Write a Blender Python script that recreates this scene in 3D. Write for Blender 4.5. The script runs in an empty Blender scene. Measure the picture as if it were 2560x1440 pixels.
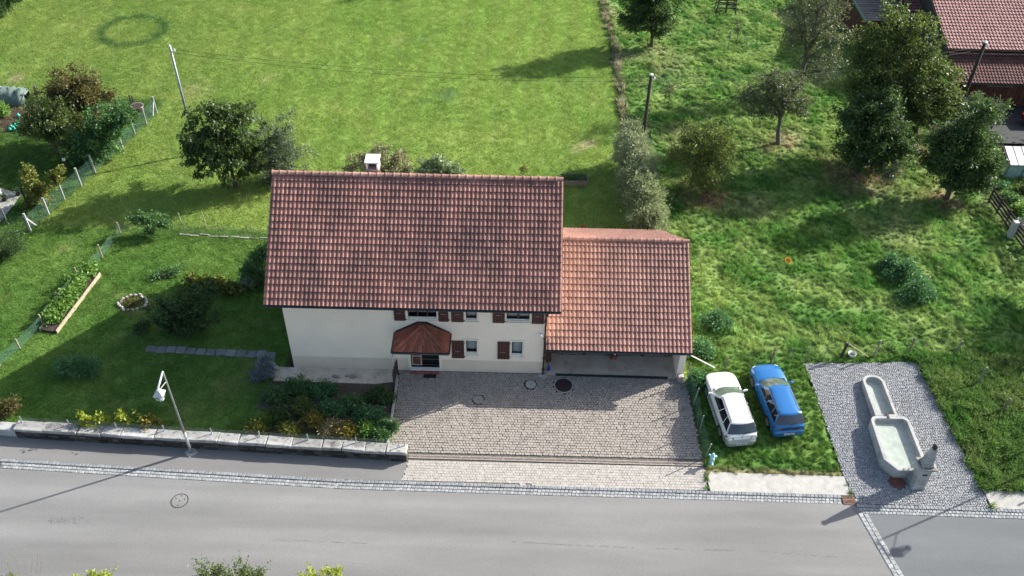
import bpy, math, random
import numpy as np
from mathutils import Vector, Matrix
R_ = math.radians
random.seed(7); RNG = np.random.default_rng(11)
S = bpy.context.scene
COL = S.collection
# ---------------------------------------------------------------- camera
CAM_H, CAM_F, CAM_PITCH, CAM_ROLL = 35.5, 2280.0, R_(42.0), R_(1.35)
_F = np.array([0, math.cos(CAM_PITCH), -math.sin(CAM_PITCH)])
_U0 = np.array([0, math.sin(CAM_PITCH), math.cos(CAM_PITCH)]); _R0 = np.array([1., 0, 0])
_R = math.cos(CAM_ROLL)*_R0 + math.sin(CAM_ROLL)*_U0
_U = -math.sin(CAM_ROLL)*_R0 + math.cos(CAM_ROLL)*_U0
cam = bpy.data.cameras.new('camera'); camo = bpy.data.objects.new('camera', cam); COL.objects.link(camo)
cam.sensor_width = 36; cam.lens = 36*CAM_F/2560; cam.clip_end = 600; cam.clip_start = .5
camo.matrix_world = Matrix([[_R[0], _U[0], -_F[0], 0], [_R[1], _U[1], -_F[1], 0], [_R[2], _U[2], -_F[2], CAM_H], [0, 0, 0, 1]])
S.camera = camo
S.render.resolution_x, S.render.resolution_y = 1024, 576
# ---------------------------------------------------------------- sky, sun, exposure
SUN_AZ, SUN_EL = R_(24.8), R_(28.6)          # azimuth from +X towards +Y
SV = np.array([math.cos(SUN_EL)*math.cos(SUN_AZ), math.cos(SUN_EL)*math.sin(SUN_AZ), math.sin(SUN_EL)])
w = bpy.data.worlds.new('World'); S.world = w; w.use_nodes = True
nt = w.node_tree; bg = nt.nodes['Background']
sky = nt.nodes.new('ShaderNodeTexSky'); sky.sky_type = 'NISHITA'; sky.sun_disc = False
sky.sun_elevation = SUN_EL; sky.sun_rotation = math.atan2(SV[0], SV[1]); sky.altitude = 450
sky.air_density = 1.0; sky.dust_density = 3.5; sky.ozone_density = 1.0
nt.links.new(sky.outputs[0], bg.inputs[0]); bg.inputs[1].default_value = 0.118
sun = bpy.data.lights.new('sun', 'SUN'); sun.energy = 5.0; sun.angle = R_(.53); sun.color = (1, .97, .91)
suno = bpy.data.objects.new('sun', sun); COL.objects.link(suno)
suno.rotation_euler = Vector(SV).to_track_quat('Z', 'Y').to_euler(); suno.location = (40, 30, 60)
S.view_settings.view_transform = 'Standard'; S.view_settings.look = 'None'
S.view_settings.exposure = 1.0; S.view_settings.gamma = 1.0
S.view_settings.use_curve_mapping = False
# ---------------------------------------------------------------- ground height and picking points on it
def sstep(a, b, x):
    t = np.clip((x-a)/(b-a), 0, 1); return t*t*(3-2*t)
def wall_y(x): return 27.12 + (np.asarray(x)+4.88)*(-.0475)      # street face of the garden wall
def gz(x, y):
    """level of the finished ground: flat round the house, falling to the road in front"""
    ramp = -.37*(1-np.clip((y-27.2)/5.3, 0, 1))
    left = (x < -5.86) & (y > wall_y(x)+.25)
    return np.where(left, 0., np.where(y < 27.2, -.37 - .0*np.asarray(x), ramp))
def ray(u, v): return _F + (u-1280)/CAM_F*_R - (v-720)/CAM_F*_U
def G(u, v, z=0.):
    d = ray(u, v); t = (z-CAM_H)/d[2]; return np.array([t*d[0], t*d[1], z])
def P(u, v):
    z = 0.
    for _ in range(6):
        p = G(u, v, z); z = float(gz(p[0], p[1]))
    return G(u, v, z)
def atY(u, v, Y):
    d = ray(u, v); t = Y/d[1]; return np.array([t*d[0], Y, CAM_H+t*d[2]])
def scale_at(p): return CAM_F/((np.array(p)-np.array([0, 0, CAM_H])) @ _F)   # pixels per metre
# ---------------------------------------------------------------- mesh helpers
WL = {}                                        # world location of every object
class MB:
    def __init__(s): s.v = []; s.f = []; s.mi = []
    def add(s, V, Fs, mi=0):
        o = len(s.v); s.v.extend([tuple(map(float, q)) for q in V])
        s.f.extend([tuple(i+o for i in q) for q in Fs]); s.mi.extend([mi]*len(Fs)); return s
    def box(s, c, d, rz=0., M=None, mi=0, taper=1.):
        x, y, z = d[0]/2, d[1]/2, d[2]/2; V = []
        for sz in (-1, 1):
            k = taper if sz > 0 else 1.
            for sx, sy in ((-1, -1), (1, -1), (1, 1), (-1, 1)): V.append((sx*x*k, sy*y*k, sz*z))
        V = np.array(V)
        if M is not None: V = V @ np.array(M).T
        if rz:
            c_, s_ = math.cos(rz), math.sin(rz); V = V @ np.array([[c_, -s_, 0], [s_, c_, 0], [0, 0, 1]]).T
        V = V + np.array(c)
        return s.add(V, [(3, 2, 1, 0), (4, 5, 6, 7), (0, 1, 5, 4), (1, 2, 6, 5), (2, 3, 7, 6), (3, 0, 4, 7)], mi)
    def quad(s, a, b, c, d, mi=0): return s.add([a, b, c, d], [(0, 1, 2, 3)], mi)
    def tube(s, path, rad, n=6, cap=True, mi=0):
        path = [np.array(p, float) for p in path]; m = len(path)
        if np.isscalar(rad): rad = [rad]*m
        V = []; up = np.array([0.13, .31, .94])
        for i, p in enumerate(path):
            t = path[min(i+1, m-1)] - path[max(i-1, 0)]; t = t/(np.linalg.norm(t)+1e-9)
            a = np.cross(t, up)
            if np.linalg.norm(a) < .2: a = np.cross(t, [1., 0, 0])
            a /= np.linalg.norm(a); b = np.cross(t, a)
            for k in range(n):
                q = 2*math.pi*k/n; V.append(p + rad[i]*(math.cos(q)*a + math.sin(q)*b))
        Fs = []
        for i in range(m-1):
            for k in range(n):
                k2 = (k+1) % n; Fs.append((i*n+k, (i+1)*n+k, (i+1)*n+k2, i*n+k2))
        if cap: Fs.append(tuple(range(n))); Fs.append(tuple((m-1)*n+k for k in range(n))[::-1])
        return s.add(V, Fs, mi)
    def bar(s, a, b, w, h, mi=0):
        a, b = np.array(a, float), np.array(b, float); t = b-a; L = np.linalg.norm(t); t /= L
        sd = np.cross(t, [0, 0, 1.]); 
        if np.linalg.norm(sd) < .05: sd = np.array([1., 0, 0])
        sd /= np.linalg.norm(sd); up = np.cross(sd, t)
        return s.box((a+b)/2, (w, L, h), M=np.array([sd, t, up]).T, mi=mi)
    def prism(s, poly, z0, z1, mi=0):
        n = len(poly); z0 = [z0]*n if np.isscalar(z0) else z0; z1 = [z1]*n if np.isscalar(z1) else z1
        V = [(p[0], p[1], z0[i]) for i, p in enumerate(poly)] + [(p[0], p[1], z1[i]) for i, p in enumerate(poly)]
        Fs = [tuple(range(n))[::-1], tuple(range(n, 2*n))] + [(i, (i+1) % n, n+(i+1) % n, n+i) for i in range(n)]
        return s.add(V, Fs, mi)
    def loft(s, rings, cap0=True, cap1=True, mi=0):
        n = len(rings[0]); V = [q for r in rings for q in r]; Fs = []
        for i in range(len(rings)-1):
            for k in range(n):
                k2 = (k+1) % n; Fs.append((i*n+k, i*n+k2, (i+1)*n+k2, (i+1)*n+k))
        if cap0: Fs.append(tuple(range(n))[::-1])
        if cap1: Fs.append(tuple((len(rings)-1)*n+k for k in range(n)))
        return s.add(V, Fs, mi)
    def lathe(s, c, prof, n=16, mi=0, cap0=True, cap1=True, ax=None):
        rings = []
        for r, z in prof:
            ring = [np.array((r*math.cos(2*math.pi*k/n), r*math.sin(2*math.pi*k/n), z)) for k in range(n)]
            if ax is not None: ring = [np.array(ax) @ q for q in ring]
            rings.append([q + np.array(c) for q in ring])
        return s.loft(rings, cap0, cap1, mi)
def _mats(m): return [MAT[k] if isinstance(k, str) else k for k in (m if isinstance(m, (list, tuple)) else [m])]
def raw_mesh(name, V, Fs, mats, smooth=False, mi=None):
    me = bpy.data.meshes.new(name)
    me.from_pydata(V, [], Fs)
    for k in _mats(mats): me.materials.append(k)
    if mi is not None and any(mi): me.polygons.foreach_set('material_index', mi)
    if smooth is True: me.polygons.foreach_set('use_smooth', [True]*len(me.polygons))
    me.update()
    if smooth == 'auto': me.polygons.foreach_set('use_smooth', [True]*len(me.polygons)); me.set_sharp_from_angle(angle=R_(34))
    return me
def np_mesh(name, V, Fq, mats, smooth=False):
    """V (n,3), Fq (m,k): fast mesh of equal polygons"""
    V = np.asarray(V, np.float32); Fq = np.asarray(Fq, np.int32); m, k = Fq.shape
    me = bpy.data.meshes.new(name); me.vertices.add(len(V)); me.vertices.foreach_set('co', V.ravel())
    me.loops.add(m*k); me.loops.foreach_set('vertex_index', Fq.ravel())
    me.polygons.add(m); me.polygons.foreach_set('loop_start', np.arange(0, m*k, k, dtype=np.int32))
    me.polygons.foreach_set('loop_total', np.full(m, k, np.int32))
    for q in _mats(mats): me.materials.append(q)
    if smooth: me.polygons.foreach_set('use_smooth', np.ones(m, bool))
    me.update(calc_edges=True); return me
def put(name, me, parent=None, loc=(0, 0, 0)):
    o = bpy.data.objects.new(name, me); COL.objects.link(o)
    loc = np.array(loc, float)
    if parent is not None:
        o.parent = parent; o.location = Vector(loc - WL[parent.name])
    else: o.location = Vector(loc)
    WL[o.name] = loc; return o
def tag(o, label=None, cat=None, group=None, kind=None):
    if label: o['label'] = label
    if cat: o['category'] = cat
    if group: o['group'] = group
    if kind: o['kind'] = kind
    return o
def empty(name, loc, label, cat, group=None, rz=0.):
    o = bpy.data.objects.new(name, None); COL.objects.link(o); o.location = Vector(loc); o.rotation_euler = (0, 0, rz)
    o.empty_display_size = .3; WL[o.name] = np.array(loc, float); return tag(o, label, cat, group)
def build(name, mb, mats, parent=None, smooth=False, local=False, origin=None, bevel=0):
    """vertices given in world space unless local; a part sits at its parent's origin"""
    V = np.array(mb.v, float)
    if local: org = np.zeros(3); 
    elif origin is not None: org = np.array(origin, float)
    elif parent is not None: org = WL[parent.name]
    else: org = np.array([(V[:, 0].min()+V[:, 0].max())/2, (V[:, 1].min()+V[:, 1].max())/2, V[:, 2].min()])
    if local and parent is not None:
        me = raw_mesh(name, V.tolist(), mb.f, mats, smooth, mb.mi); o = bpy.data.objects.new(name, me); COL.objects.link(o); o.parent = parent; WL[o.name] = WL[parent.name]
    else:
        me = raw_mesh(name, (V-org).tolist(), mb.f, mats, smooth, mb.mi); o = put(name, me, parent, org)
    if bevel:
        b = o.modifiers.new('bevel', 'BEVEL'); b.width = bevel; b.segments = 2; b.limit_method = 'ANGLE'; b.angle_limit = R_(40)
    return o
def pieces(name, parent, base, mats, locs, mats3, nmax=300, rest='field', smooth=False, order=None):
    """many alike pieces: the nmax nearest to the camera as objects that share mesh data, the rest joined in one stuff part.
    base: list of MB variants; locs (n,3); mats3 (n,3,3)"""
    locs = np.asarray(locs, float); mats3 = np.asarray(mats3, float); n = len(locs)
    var = np.arange(n)*7919 % 101 % len(base)
    d = np.linalg.norm(locs - np.array([0, 0, CAM_H]), axis=1) if order is None else order
    idx = np.argsort(d, kind='stable'); near, far = idx[:nmax], idx[nmax:]
    mes = [raw_mesh(name, b.v, b.f, mats, smooth, b.mi) for b in base]
    pw = WL[parent.name]
    for i in near:
        o = bpy.data.objects.new(name, mes[var[i]]); COL.objects.link(o); o.parent = parent
        M = Matrix(mats3[i].tolist()).to_4x4(); M.translation = Vector(locs[i]-pw); o.matrix_basis = M; WL[o.name] = locs[i]
    if len(far):
        VV = []; FF = []; MI = []; off = 0
        for k, b in enumerate(base):
            ii = far[var[far] == k]
            if not len(ii): continue
            bv = np.array(b.v); V = np.einsum('nij,vj->nvi', mats3[ii], bv) + locs[ii][:, None, :] - pw
            nv = len(bv); VV.append(V.reshape(-1, 3))
            for j in range(len(ii)): FF.extend([tuple(q+off+j*nv for q in f) for f in b.f]); MI.extend(b.mi)
            off += nv*len(ii)
        me = raw_mesh(name+'_'+rest, np.concatenate(VV).tolist(), FF, mats, smooth, MI)
        o = put(name+'_'+rest, me, parent, pw); o['kind'] = 'stuff'
def stone_block(w, d, h, bev, jit, seed):
    """bevelled block standing on z=0"""
    r = random.Random(seed); j = lambda a: (r.random()-.5)*2*a
    b = MB(); x, y = w/2, d/2
    base = [(-x, -y), (x, -y), (x, y), (-x, y)]; base = [(p[0]+j(jit), p[1]+j(jit)) for p in base]
    tz = [h+j(jit*.5) for _ in range(4)]
    V = [(p[0], p[1], 0) for p in base] + [(p[0], p[1], h-bev) for p in base] + \
        [(p[0]*(1-2*bev/w), p[1]*(1-2*bev/d), tz[i]) for i, p in enumerate(base)]
    Fs = [(8, 9, 10, 11)]
    for k in range(4):
        k2 = (k+1) % 4; Fs += [(k, k2, 4+k2, 4+k), (4+k, 4+k2, 8+k2, 8+k)]
    return b.add(V, Fs)
def rough_stone(rx, ry, rz, seed, n=8):
    r = random.Random(seed); b = MB(); rings = []
    for z, k in ((-.6, .8), (0., 1.), (.6, .85), (.95, .45)):
        rings.append([(rx*k*math.cos(2*math.pi*i/n)*(.85+.3*r.random()), ry*k*math.sin(2*math.pi*i/n)*(.85+.3*r.random()), rz*(z+.12*(r.random()-.5))) for i in range(n)])
    return b.loft(rings)
def _hash(ix, iy, seed):
    h = (ix.astype(np.int64)*374761393 + iy.astype(np.int64)*668265263 + seed*1442695041) & 0x7fffffff
    h = ((h ^ (h >> 13))*1274126177) & 0x7fffffff; return ((h ^ (h >> 16)) & 0xffff)/65535.
def vnoise(x, y, scale, seed=0, octv=3):
    x = np.asarray(x, float)/scale; y = np.asarray(y, float)/scale; tot = 0.; amp = 1.; s = 0.
    for o in range(octv):
        ix, iy = np.floor(x), np.floor(y); fx, fy = x-ix, y-iy; fx = fx*fx*(3-2*fx); fy = fy*fy*(3-2*fy)
        a = _hash(ix, iy, seed+o); b = _hash(ix+1, iy, seed+o); c = _hash(ix, iy+1, seed+o); d = _hash(ix+1, iy+1, seed+o)
        tot = tot + amp*((a*(1-fx)+b*fx)*(1-fy) + (c*(1-fx)+d*fx)*fy); s += amp; amp *= .5; x = x*2+17.3; y = y*2+5.1
    return tot/s
def in_poly(x, y, poly):
    x = np.asarray(x); y = np.asarray(y); r = np.zeros(x.shape, bool); n = len(poly)
    for i in range(n):
        x1, y1 = poly[i][0], poly[i][1]; x2, y2 = poly[(i+1) % n][0], poly[(i+1) % n][1]
        c = ((y1 > y) != (y2 > y)) & (x < (x2-x1)*(y-y1)/((y2-y1) if y2 != y1 else 1e-9)+x1); r ^= c
    return r
def seg_dist(x, y, pts):
    d = np.full(np.shape(x), 1e9)
    for (ax, ay), (bx, by) in zip(pts[:-1], pts[1:]):
        vx, vy = bx-ax, by-ay; t = np.clip(((x-ax)*vx+(y-ay)*vy)/(vx*vx+vy*vy), 0, 1)
        d = np.minimum(d, np.hypot(x-ax-t*vx, y-ay-t*vy))
    return d
# ---------------------------------------------------------------- materials
MAT = {}
class N:
    def __init__(s, name):
        s.m = bpy.data.materials.new(name); s.m.use_nodes = True; s.t = s.m.node_tree; s.b = s.t.nodes['Principled BSDF']; MAT[name] = s.m
        s.out = s.t.nodes['Material Output']; s._pos = None
    def n(s, typ, **kw):
        q = s.t.nodes.new('ShaderNode'+typ)
        for k, v in kw.items(): setattr(q, k, v)
        return q
    def l(s, a, b): s.t.links.new(a, b)
    def val(s, sock, v):
        if hasattr(v, 'is_output') or isinstance(v, bpy.types.NodeSocket): s.l(v, sock)
        else: sock.default_value = v
    def pos(s, sc=(1, 1, 1)):
        if s._pos is None: s._pos = s.n('NewGeometry').outputs['Position']
        if sc == (1, 1, 1): return s._pos
        q = s.n('VectorMath', operation='MULTIPLY'); s.l(s._pos, q.inputs[0]); q.inputs[1].default_value = sc; return q.outputs[0]
    def noise(s, scale, detail=4, rough=.6, sc=(1, 1, 1), vec=None):
        q = s.n('TexNoise'); q.inputs['Scale'].default_value = scale; q.inputs['Detail'].default_value = detail; q.inputs['Roughness'].default_value = rough
        s.l(vec if vec is not None else s.pos(sc), q.inputs['Vector']); return q.outputs[0]
    def ramp(s, f, stops):
        q = s.n('ValToRGB'); e = q.color_ramp.elements
        while len(e) < len(stops): e.new(.5)
        for i, (p, c) in enumerate(stops):
            e[i].position = p; e[i].color = (c, c, c, 1) if np.isscalar(c) else (*c, 1)
        s.l(f, q.inputs[0]); return q.outputs[0]
    def mix(s, f, a, b, mode='MIX'):
        q = s.n('MixRGB', blend_type=mode); s.val(q.inputs[0], f)
        for i, c in ((1, a), (2, b)): s.val(q.inputs[i], c if isinstance(c, bpy.types.NodeSocket) else (*c, 1))
        return q.outputs[0]
    def math(s, op, a, b=0.):
        q = s.n('Math', operation=op); s.val(q.inputs[0], a); s.val(q.inputs[1], b); return q.outputs[0]
    def rnd(s):
        """one random number for each piece, whether it is an object or an island of a joined mesh"""
        a = s.n('NewGeometry').outputs['Random Per Island']; b = s.n('ObjectInfo').outputs['Random']
        return s.math('FRACT', s.math('ADD', a, b))
    def bump(s, h, st=.3, dist=.02):
        q = s.n('Bump'); q.inputs['Strength'].default_value = st; q.inputs['Distance'].default_value = dist
        s.l(h, q.inputs['Height']); s.l(q.outputs[0], s.b.inputs['Normal'])
    def col(s, c): s.val(s.b.inputs['Base Color'], c if isinstance(c, bpy.types.NodeSocket) else (*c, 1))
    def set(s, rough=.7, spec=.3, metal=0.): s.b.inputs['Roughness'].default_value = rough; s.b.inputs['Specular IOR Level'].default_value = spec; s.b.inputs['Metallic'].default_value = metal
def plain(name, c, rough=.6, var=.25, scale=3., spec=.3, metal=0., bump=0., bscale=30., piece=0.):
    k = N(name); lo = tuple(x*(1-var) for x in c); hi = tuple(min(1, x*(1+var)) for x in c)
    col = k.ramp(k.noise(scale, 5), [(.3, lo), (.7, hi)])
    if piece: col = k.mix(1., col, k.ramp(k.rnd(), [(0, 1-piece), (1, 1+piece*.6)]), 'MULTIPLY')
    k.col(col); k.set(rough, spec, metal)
    if bump: k.bump(k.noise(bscale, 5), bump, .02)
    return k
def foliage(name, c1, c2, c3=None, trans=.35, rough=.45, spec=.35):
    k = N(name); st = [(0, c1), (.65, c2), (1., c3 or c2)]
    col = k.mix(.35, k.ramp(k.n('NewGeometry').outputs['Random Per Island'], st), k.ramp(k.noise(.9, 3), [(.3, c1), (.7, c2)]))
    k.col(col); k.set(rough, spec)
    tr = k.n('BsdfTranslucent'); k.l(k.mix(.5, col, (c2[0]*1.5, c2[1]*1.5, c2[2]*.6)), tr.inputs[0])
    mx = k.n('MixShader'); mx.inputs[0].default_value = trans
    k.l(k.b.outputs[0], mx.inputs[1]); k.l(tr.outputs[0], mx.inputs[2]); k.l(mx.outputs[0], k.out.inputs[0]); return k
# ground under the grass: colour stored per vertex (the kind of grass or soil that grows there)
k = N('turf'); at = k.n('Attribute', attribute_name='tint').outputs['Color']
c = k.mix(1., at, k.ramp(k.noise(5., 6, .7), [(.25, .72), (.75, 1.22)]), 'MULTIPLY')
c = k.mix(1., c, k.ramp(k.noise(.35, 4, .6), [(.3, .88), (.7, 1.1)]), 'MULTIPLY')
k.col(c); k.set(.9, .15); k.bump(k.noise(9., 6, .75), .55, .08)
def grass_mat(name, trans=.4):
    k = N(name); at = k.n('Attribute', attribute_name='tint', attribute_type='INSTANCER').outputs['Color']
    c = k.mix(1., at, k.ramp(k.n('NewGeometry').outputs['Random Per Island'], [(0, .7), (.8, 1.15), (1, 1.5)]), 'MULTIPLY')
    k.col(c); k.set(.55, .25); tr = k.n('BsdfTranslucent'); k.l(c, tr.inputs[0]); mx = k.n('MixShader'); mx.inputs[0].default_value = trans
    k.l(k.b.outputs[0], mx.inputs[1]); k.l(tr.outputs[0], mx.inputs[2]); k.l(mx.outputs[0], k.out.inputs[0])
grass_mat('grass_blade')
def asphalt(name, c, streak):
    k = N(name); g = k.ramp(k.noise(24., 3, .85), [(.3, .84), (.7, 1.17)])
    big = k.ramp(k.noise(.5, 5, .6, sc=(.25, 1.2, 1)), [(.3, .86), (.7, 1.12)])
    band = k.ramp(k.noise(1.0, 2, .5, sc=(.015, .55, 1)), [(.35, 1-streak), (.65, 1+streak)])
    x = k.mix(1., c, g, 'MULTIPLY'); x = k.mix(1., x, big, 'MULTIPLY'); x = k.mix(1., x, band, 'MULTIPLY')
    sp = k.ramp(k.noise(2.3, 6, .75, sc=(.6, 1., 1)), [(.70, 0.), (.76, 1.)])
    x = k.mix(k.math('MULTIPLY', sp, .35), x, tuple(q*.55 for q in c)); k.col(x); k.set(.85, .25); k.bump(k.noise(90., 3, .7), .25, .008)
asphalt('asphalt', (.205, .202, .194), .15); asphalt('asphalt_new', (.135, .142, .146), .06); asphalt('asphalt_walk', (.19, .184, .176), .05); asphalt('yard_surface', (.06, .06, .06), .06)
plain('asphalt_patch', (.13, .132, .134), .8, .3, 8.)
def stone(name, c, dark, piece=.3, scale=6., stain=.5, rough=.8):
    k = N(name); x = k.ramp(k.noise(scale, 6, .7), [(.3, tuple(q*.8 for q in c)), (.7, tuple(q*1.15 for q in c))])
    x = k.mix(1., x, k.ramp(k.rnd(), [(0, 1-piece), (.9, 1+piece*.5), (1, 1+piece)]), 'MULTIPLY')
    x = k.mix(k.ramp(k.noise(1.1, 6, .7), [(.5, 0.), (.72, stain)]), x, dark); k.col(x); k.set(rough, .3); k.bump(k.noise(28., 5, .7), .35, .015); return k
stone('paver', (.345, .308, .268), (.16, .135, .11), .12, 14., .45); stone('paver_light', (.40, .372, .335), (.30, .275, .245), .10, 14., .3)
stone('cobble', (.315, .32, .325), (.19, .185, .18), .22, 14., .35); stone('sett', (.315, .32, .318), (.22, .22, .22), .22, 10., .25); stone('sett_kerb', (.25, .262, .27), (.17, .18, .18), .2, 10., .3)
plain('joint', (.125, .115, .098), .95, .35, 5., bump=.4); plain('joint_light', (.21, .195, .17), .95, .25, 5.); plain('joint_sett', (.17, .17, .165), .95, .25, 5.)
stone('concrete', (.40, .385, .355), (.27, .25, .22), .06, 3., .45, .85); stone('concrete_floor', (.64, .55, .44), (.34, .27, .20), .0, 1.4, .8, .7); stone('concrete_post', (.42, .42, .41), (.25, .26, .24), .12, 5., .4)
stone('coping', (.38, .37, .345), (.05, .045, .03), .2, 4., 1.0); k = stone('capstone', (.40, .39, .365), (.06, .053, .04), .22, 4., .9); _c = k.b.inputs['Base Color'].links[0].from_socket; k.col(k.mix(k.ramp(k.noise(5.5, 6, .75), [(.52, 0.), (.66, .85)]), k.mix(k.ramp(k.noise(14., 4, .7), [(.62, 0.), (.72, .7)]), _c, (.56, .55, .52)), (.075, .065, .045))); stone('rubble', (.075, .07, .06), (.018, .018, .013), .6, 5., .9); stone('fieldstone', (.42, .38, .35), (.2, .17, .15), .3, 6., .4)
stone('fountain_stone', (.40, .40, .385), (.14, .145, .14), .05, 6., .75); stone('basin_floor', (.52, .525, .48), (.30, .31, .27), .0, 3., .6); stone('slab', (.20, .205, .20), (.10, .10, .09), .2, 5., .5)
def tilemat(name, c, c2, stainc, amount, mossy):
    k = N(name); r = k.rnd(); x = k.ramp(r, [(0, tuple(q*.88 for q in c)), (.5, c), (.9, c2), (1, tuple(q*.74 for q in c))])
    x = k.mix(1., x, k.ramp(k.noise(26., 5, .75), [(.25, .78), (.75, 1.18)]), 'MULTIPLY')
    st = k.ramp(k.noise(.62, 6, .72, sc=(1.4, .55, .55)), [(.40, 0.), (.70, amount)]); x = k.mix(st, x, stainc)
    sp = k.ramp(k.noise(9., 6, .7, sc=(1, .8, .8)), [(.60, 0.), (.74, mossy)]); x = k.mix(sp, x, (.30, .26, .22))
    bk = k.ramp(k.noise(17., 3, .5), [(.73, 0.), (.77, .8)]); x = k.mix(bk, x, (.07, .055, .045))
    k.col(x); k.set(.75, .25); k.bump(k.noise(55., 4, .7), .3, .006)
tilemat('roof_tile', (.35, .168, .133), (.42, .215, .17), (.10, .065, .058), .9, .6); plain('tile_edge', (.075, .042, .036), .9, .4, 9.); tilemat('garage_tile', (.385, .205, .162), (.45, .25, .20), (.16, .095, .08), .65, .35)  # tile edges: algae dirt and the shade under each tail, both in the colour
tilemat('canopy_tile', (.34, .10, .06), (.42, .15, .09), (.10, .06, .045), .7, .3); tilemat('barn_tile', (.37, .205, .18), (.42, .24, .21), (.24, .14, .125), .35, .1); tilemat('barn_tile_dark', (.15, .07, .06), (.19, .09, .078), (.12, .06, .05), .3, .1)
plain('render_wall', (.90, .79, .64), .9, .05, .8, bump=.25, bscale=70.); plain('render_plinth', (.72, .61, .47), .9, .06, 1.3, bump=.25, bscale=70.); plain('trim', (.78, .73, .60), .7, .05, 4.)
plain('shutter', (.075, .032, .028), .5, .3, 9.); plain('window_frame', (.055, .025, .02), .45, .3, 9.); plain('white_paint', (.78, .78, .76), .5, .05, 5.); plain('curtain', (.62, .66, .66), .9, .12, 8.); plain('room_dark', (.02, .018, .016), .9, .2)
plain('gutter', (.05, .065, .07), .4, .25, 5., .5, .4); plain('downpipe', (.055, .035, .03), .4, .2, 6., .4); plain('brown_wood', (.10, .05, .035), .6, .4, 7., bump=.3); plain('door_wood', (.42, .33, .28), .6, .3, 12.); plain('eaves_wood', (.16, .10, .07), .7, .3, 5.)
plain('grey_wood', (.21, .185, .155), .85, .35, 8., bump=.4, piece=.25); plain('pale_wood', (.36, .30, .21), .85, .3, 8., bump=.4); plain('dark_wood', (.06, .05, .042), .85, .35, 7., bump=.4, piece=.3); plain('barn_wood', (.13, .05, .032), .8, .4, 4., bump=.3, piece=.3)
plain('galvanised', (.44, .46, .48), .42, .15, 5., .5, .65); plain('lamp_grey', (.50, .52, .53), .38, .1, 5., .5, .3); plain('steel_pole', (.22, .24, .26), .45, .2, 4., .5, .5); plain('drain_beige', (.33, .285, .25), .8, .25, 9.); plain('rust', (.20, .12, .085), .8, .35, 9.); plain('iron', (.035, .026, .026), .55, .3, 12., .4)
plain('green_wire', (.12, .24, .19), .5, .2, 5.); plain('grey_wire', (.30, .33, .31), .5, .2, 5.); plain('wire_dark', (.03, .035, .03), .6, .2, 5.)
plain('black_rubber', (.018, .018, .019), .8, .3, 12.); plain('plastic_black', (.02, .02, .022), .45, .2, 9.); plain('wheel_alloy', (.55, .56, .57), .35, .08, 9., .5, .7); plain('orange_plastic', (.85, .30, .01), .4, .05, 4.); plain('white_plastic', (.80, .80, .78), .4, .05, 4.); plain('blue_plastic', (.015, .06, .34), .4, .15, 4.)
plain('hydrant_blue', (.34, .60, .66), .45, .15, 8.); plain('soil', (.055, .042, .034), .95, .4, 6., bump=.7, bscale=14.); plain('bark', (.085, .07, .055), .9, .4, 9., bump=.7, bscale=18.); plain('bark_grey', (.13, .118, .10), .9, .4, 9., bump=.7, bscale=18.)
plain('mirror_glass', (.5, .55, .6), .1, .1, 4., .6, .6); plain('tail_red', (.36, .012, .015), .2, .2, 9., .6); plain('lamp_clear', (.55, .56, .58), .15, .1, 9., .6); plain('plate', (.72, .72, .68), .4, .05, 9.); plain('ink', (.03, .03, .035), .6, .1); plain('chrome', (.6, .6, .62), .2, .05, 9., .6, .9)
plain('seat_cloth', (.045, .045, .05), .9, .3, 8.); plain('teal_plastic', (.03, .42, .30), .4, .2, 7.); plain('flower_red', (.55, .02, .03), .6, .2); plain('brick_red', (.26, .10, .07), .8, .35, 9., piece=.3); plain('rose_pink', (.62, .05, .10), .6, .2)
plain('fleece', (.15, .20, .17), .8, .25, 6.); plain('corrugated', (.30, .24, .21), .6, .45, 1.6, .4, .3); plain('pale_metal', (.52, .53, .52), .4, .2, 3., .5, .4); plain('red_paint', (.30, .03, .02), .5, .2, 5.); plain('green_metal', (.30, .40, .37), .5, .2, 3.)
def carpaint(name, c, metal):
    k = N(name); k.col(k.mix(.5, c, k.ramp(k.noise(3., 4), [(.3, tuple(q*.93 for q in c)), (.7, tuple(min(1, q*1.06) for q in c))]))); k.set(.32, .5, metal)
    k.b.inputs['Coat Weight'].default_value = .8; k.b.inputs['Coat Roughness'].default_value = .04
carpaint('paint_white', (.78, .79, .78), .1); carpaint('paint_silver', (.34, .35, .34), .3); carpaint('paint_blue', (.02, .16, .42), .35); carpaint('paint_navy', (.006, .012, .075), .1)
def glass(name, tint, gloss_rough=.03, f0=1.45):
    k = N(name); k.t.nodes.remove(k.b); tr = k.n('BsdfTransparent'); tr.inputs[0].default_value = (*tint, 1)
    gl = k.n('BsdfGlossy'); gl.inputs['Roughness'].default_value = gloss_rough; lw = k.n('LayerWeight'); fr = k.math('ADD', k.math('MULTIPLY', k.math('POWER', lw.outputs['Facing'], 4.), .8), ((f0-1)/(f0+1))**2)
    mx = k.n('MixShader'); k.l(fr, mx.inputs[0]); k.l(tr.outputs[0], mx.inputs[1]); k.l(gl.outputs[0], mx.inputs[2]); k.l(mx.outputs[0], k.out.inputs[0]); return k
glass('window_glass', (.72, .78, .78)); plain('car_glass', (.10, .135, .11), .06, .25, 1.5, .9); plain('car_glass_dark', (.010, .012, .014), .08, .3, 3., .35); plain('car_glass_rear', (.03, .036, .048), .05, .3, 2., .9); k = glass('water', (.88, .92, .90), .02, 1.5)
k2 = k.n('Bump'); k2.inputs['Strength'].default_value = .25; k2.inputs['Distance'].default_value = .02; k.l(k.noise(7., 3), k2.inputs['Height'])
for q in k.t.nodes:
    if q.bl_idname in ('ShaderNodeBsdfGlossy', 'ShaderNodeLayerWeight'): k.l(k2.outputs[0], q.inputs['Normal'])
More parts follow.
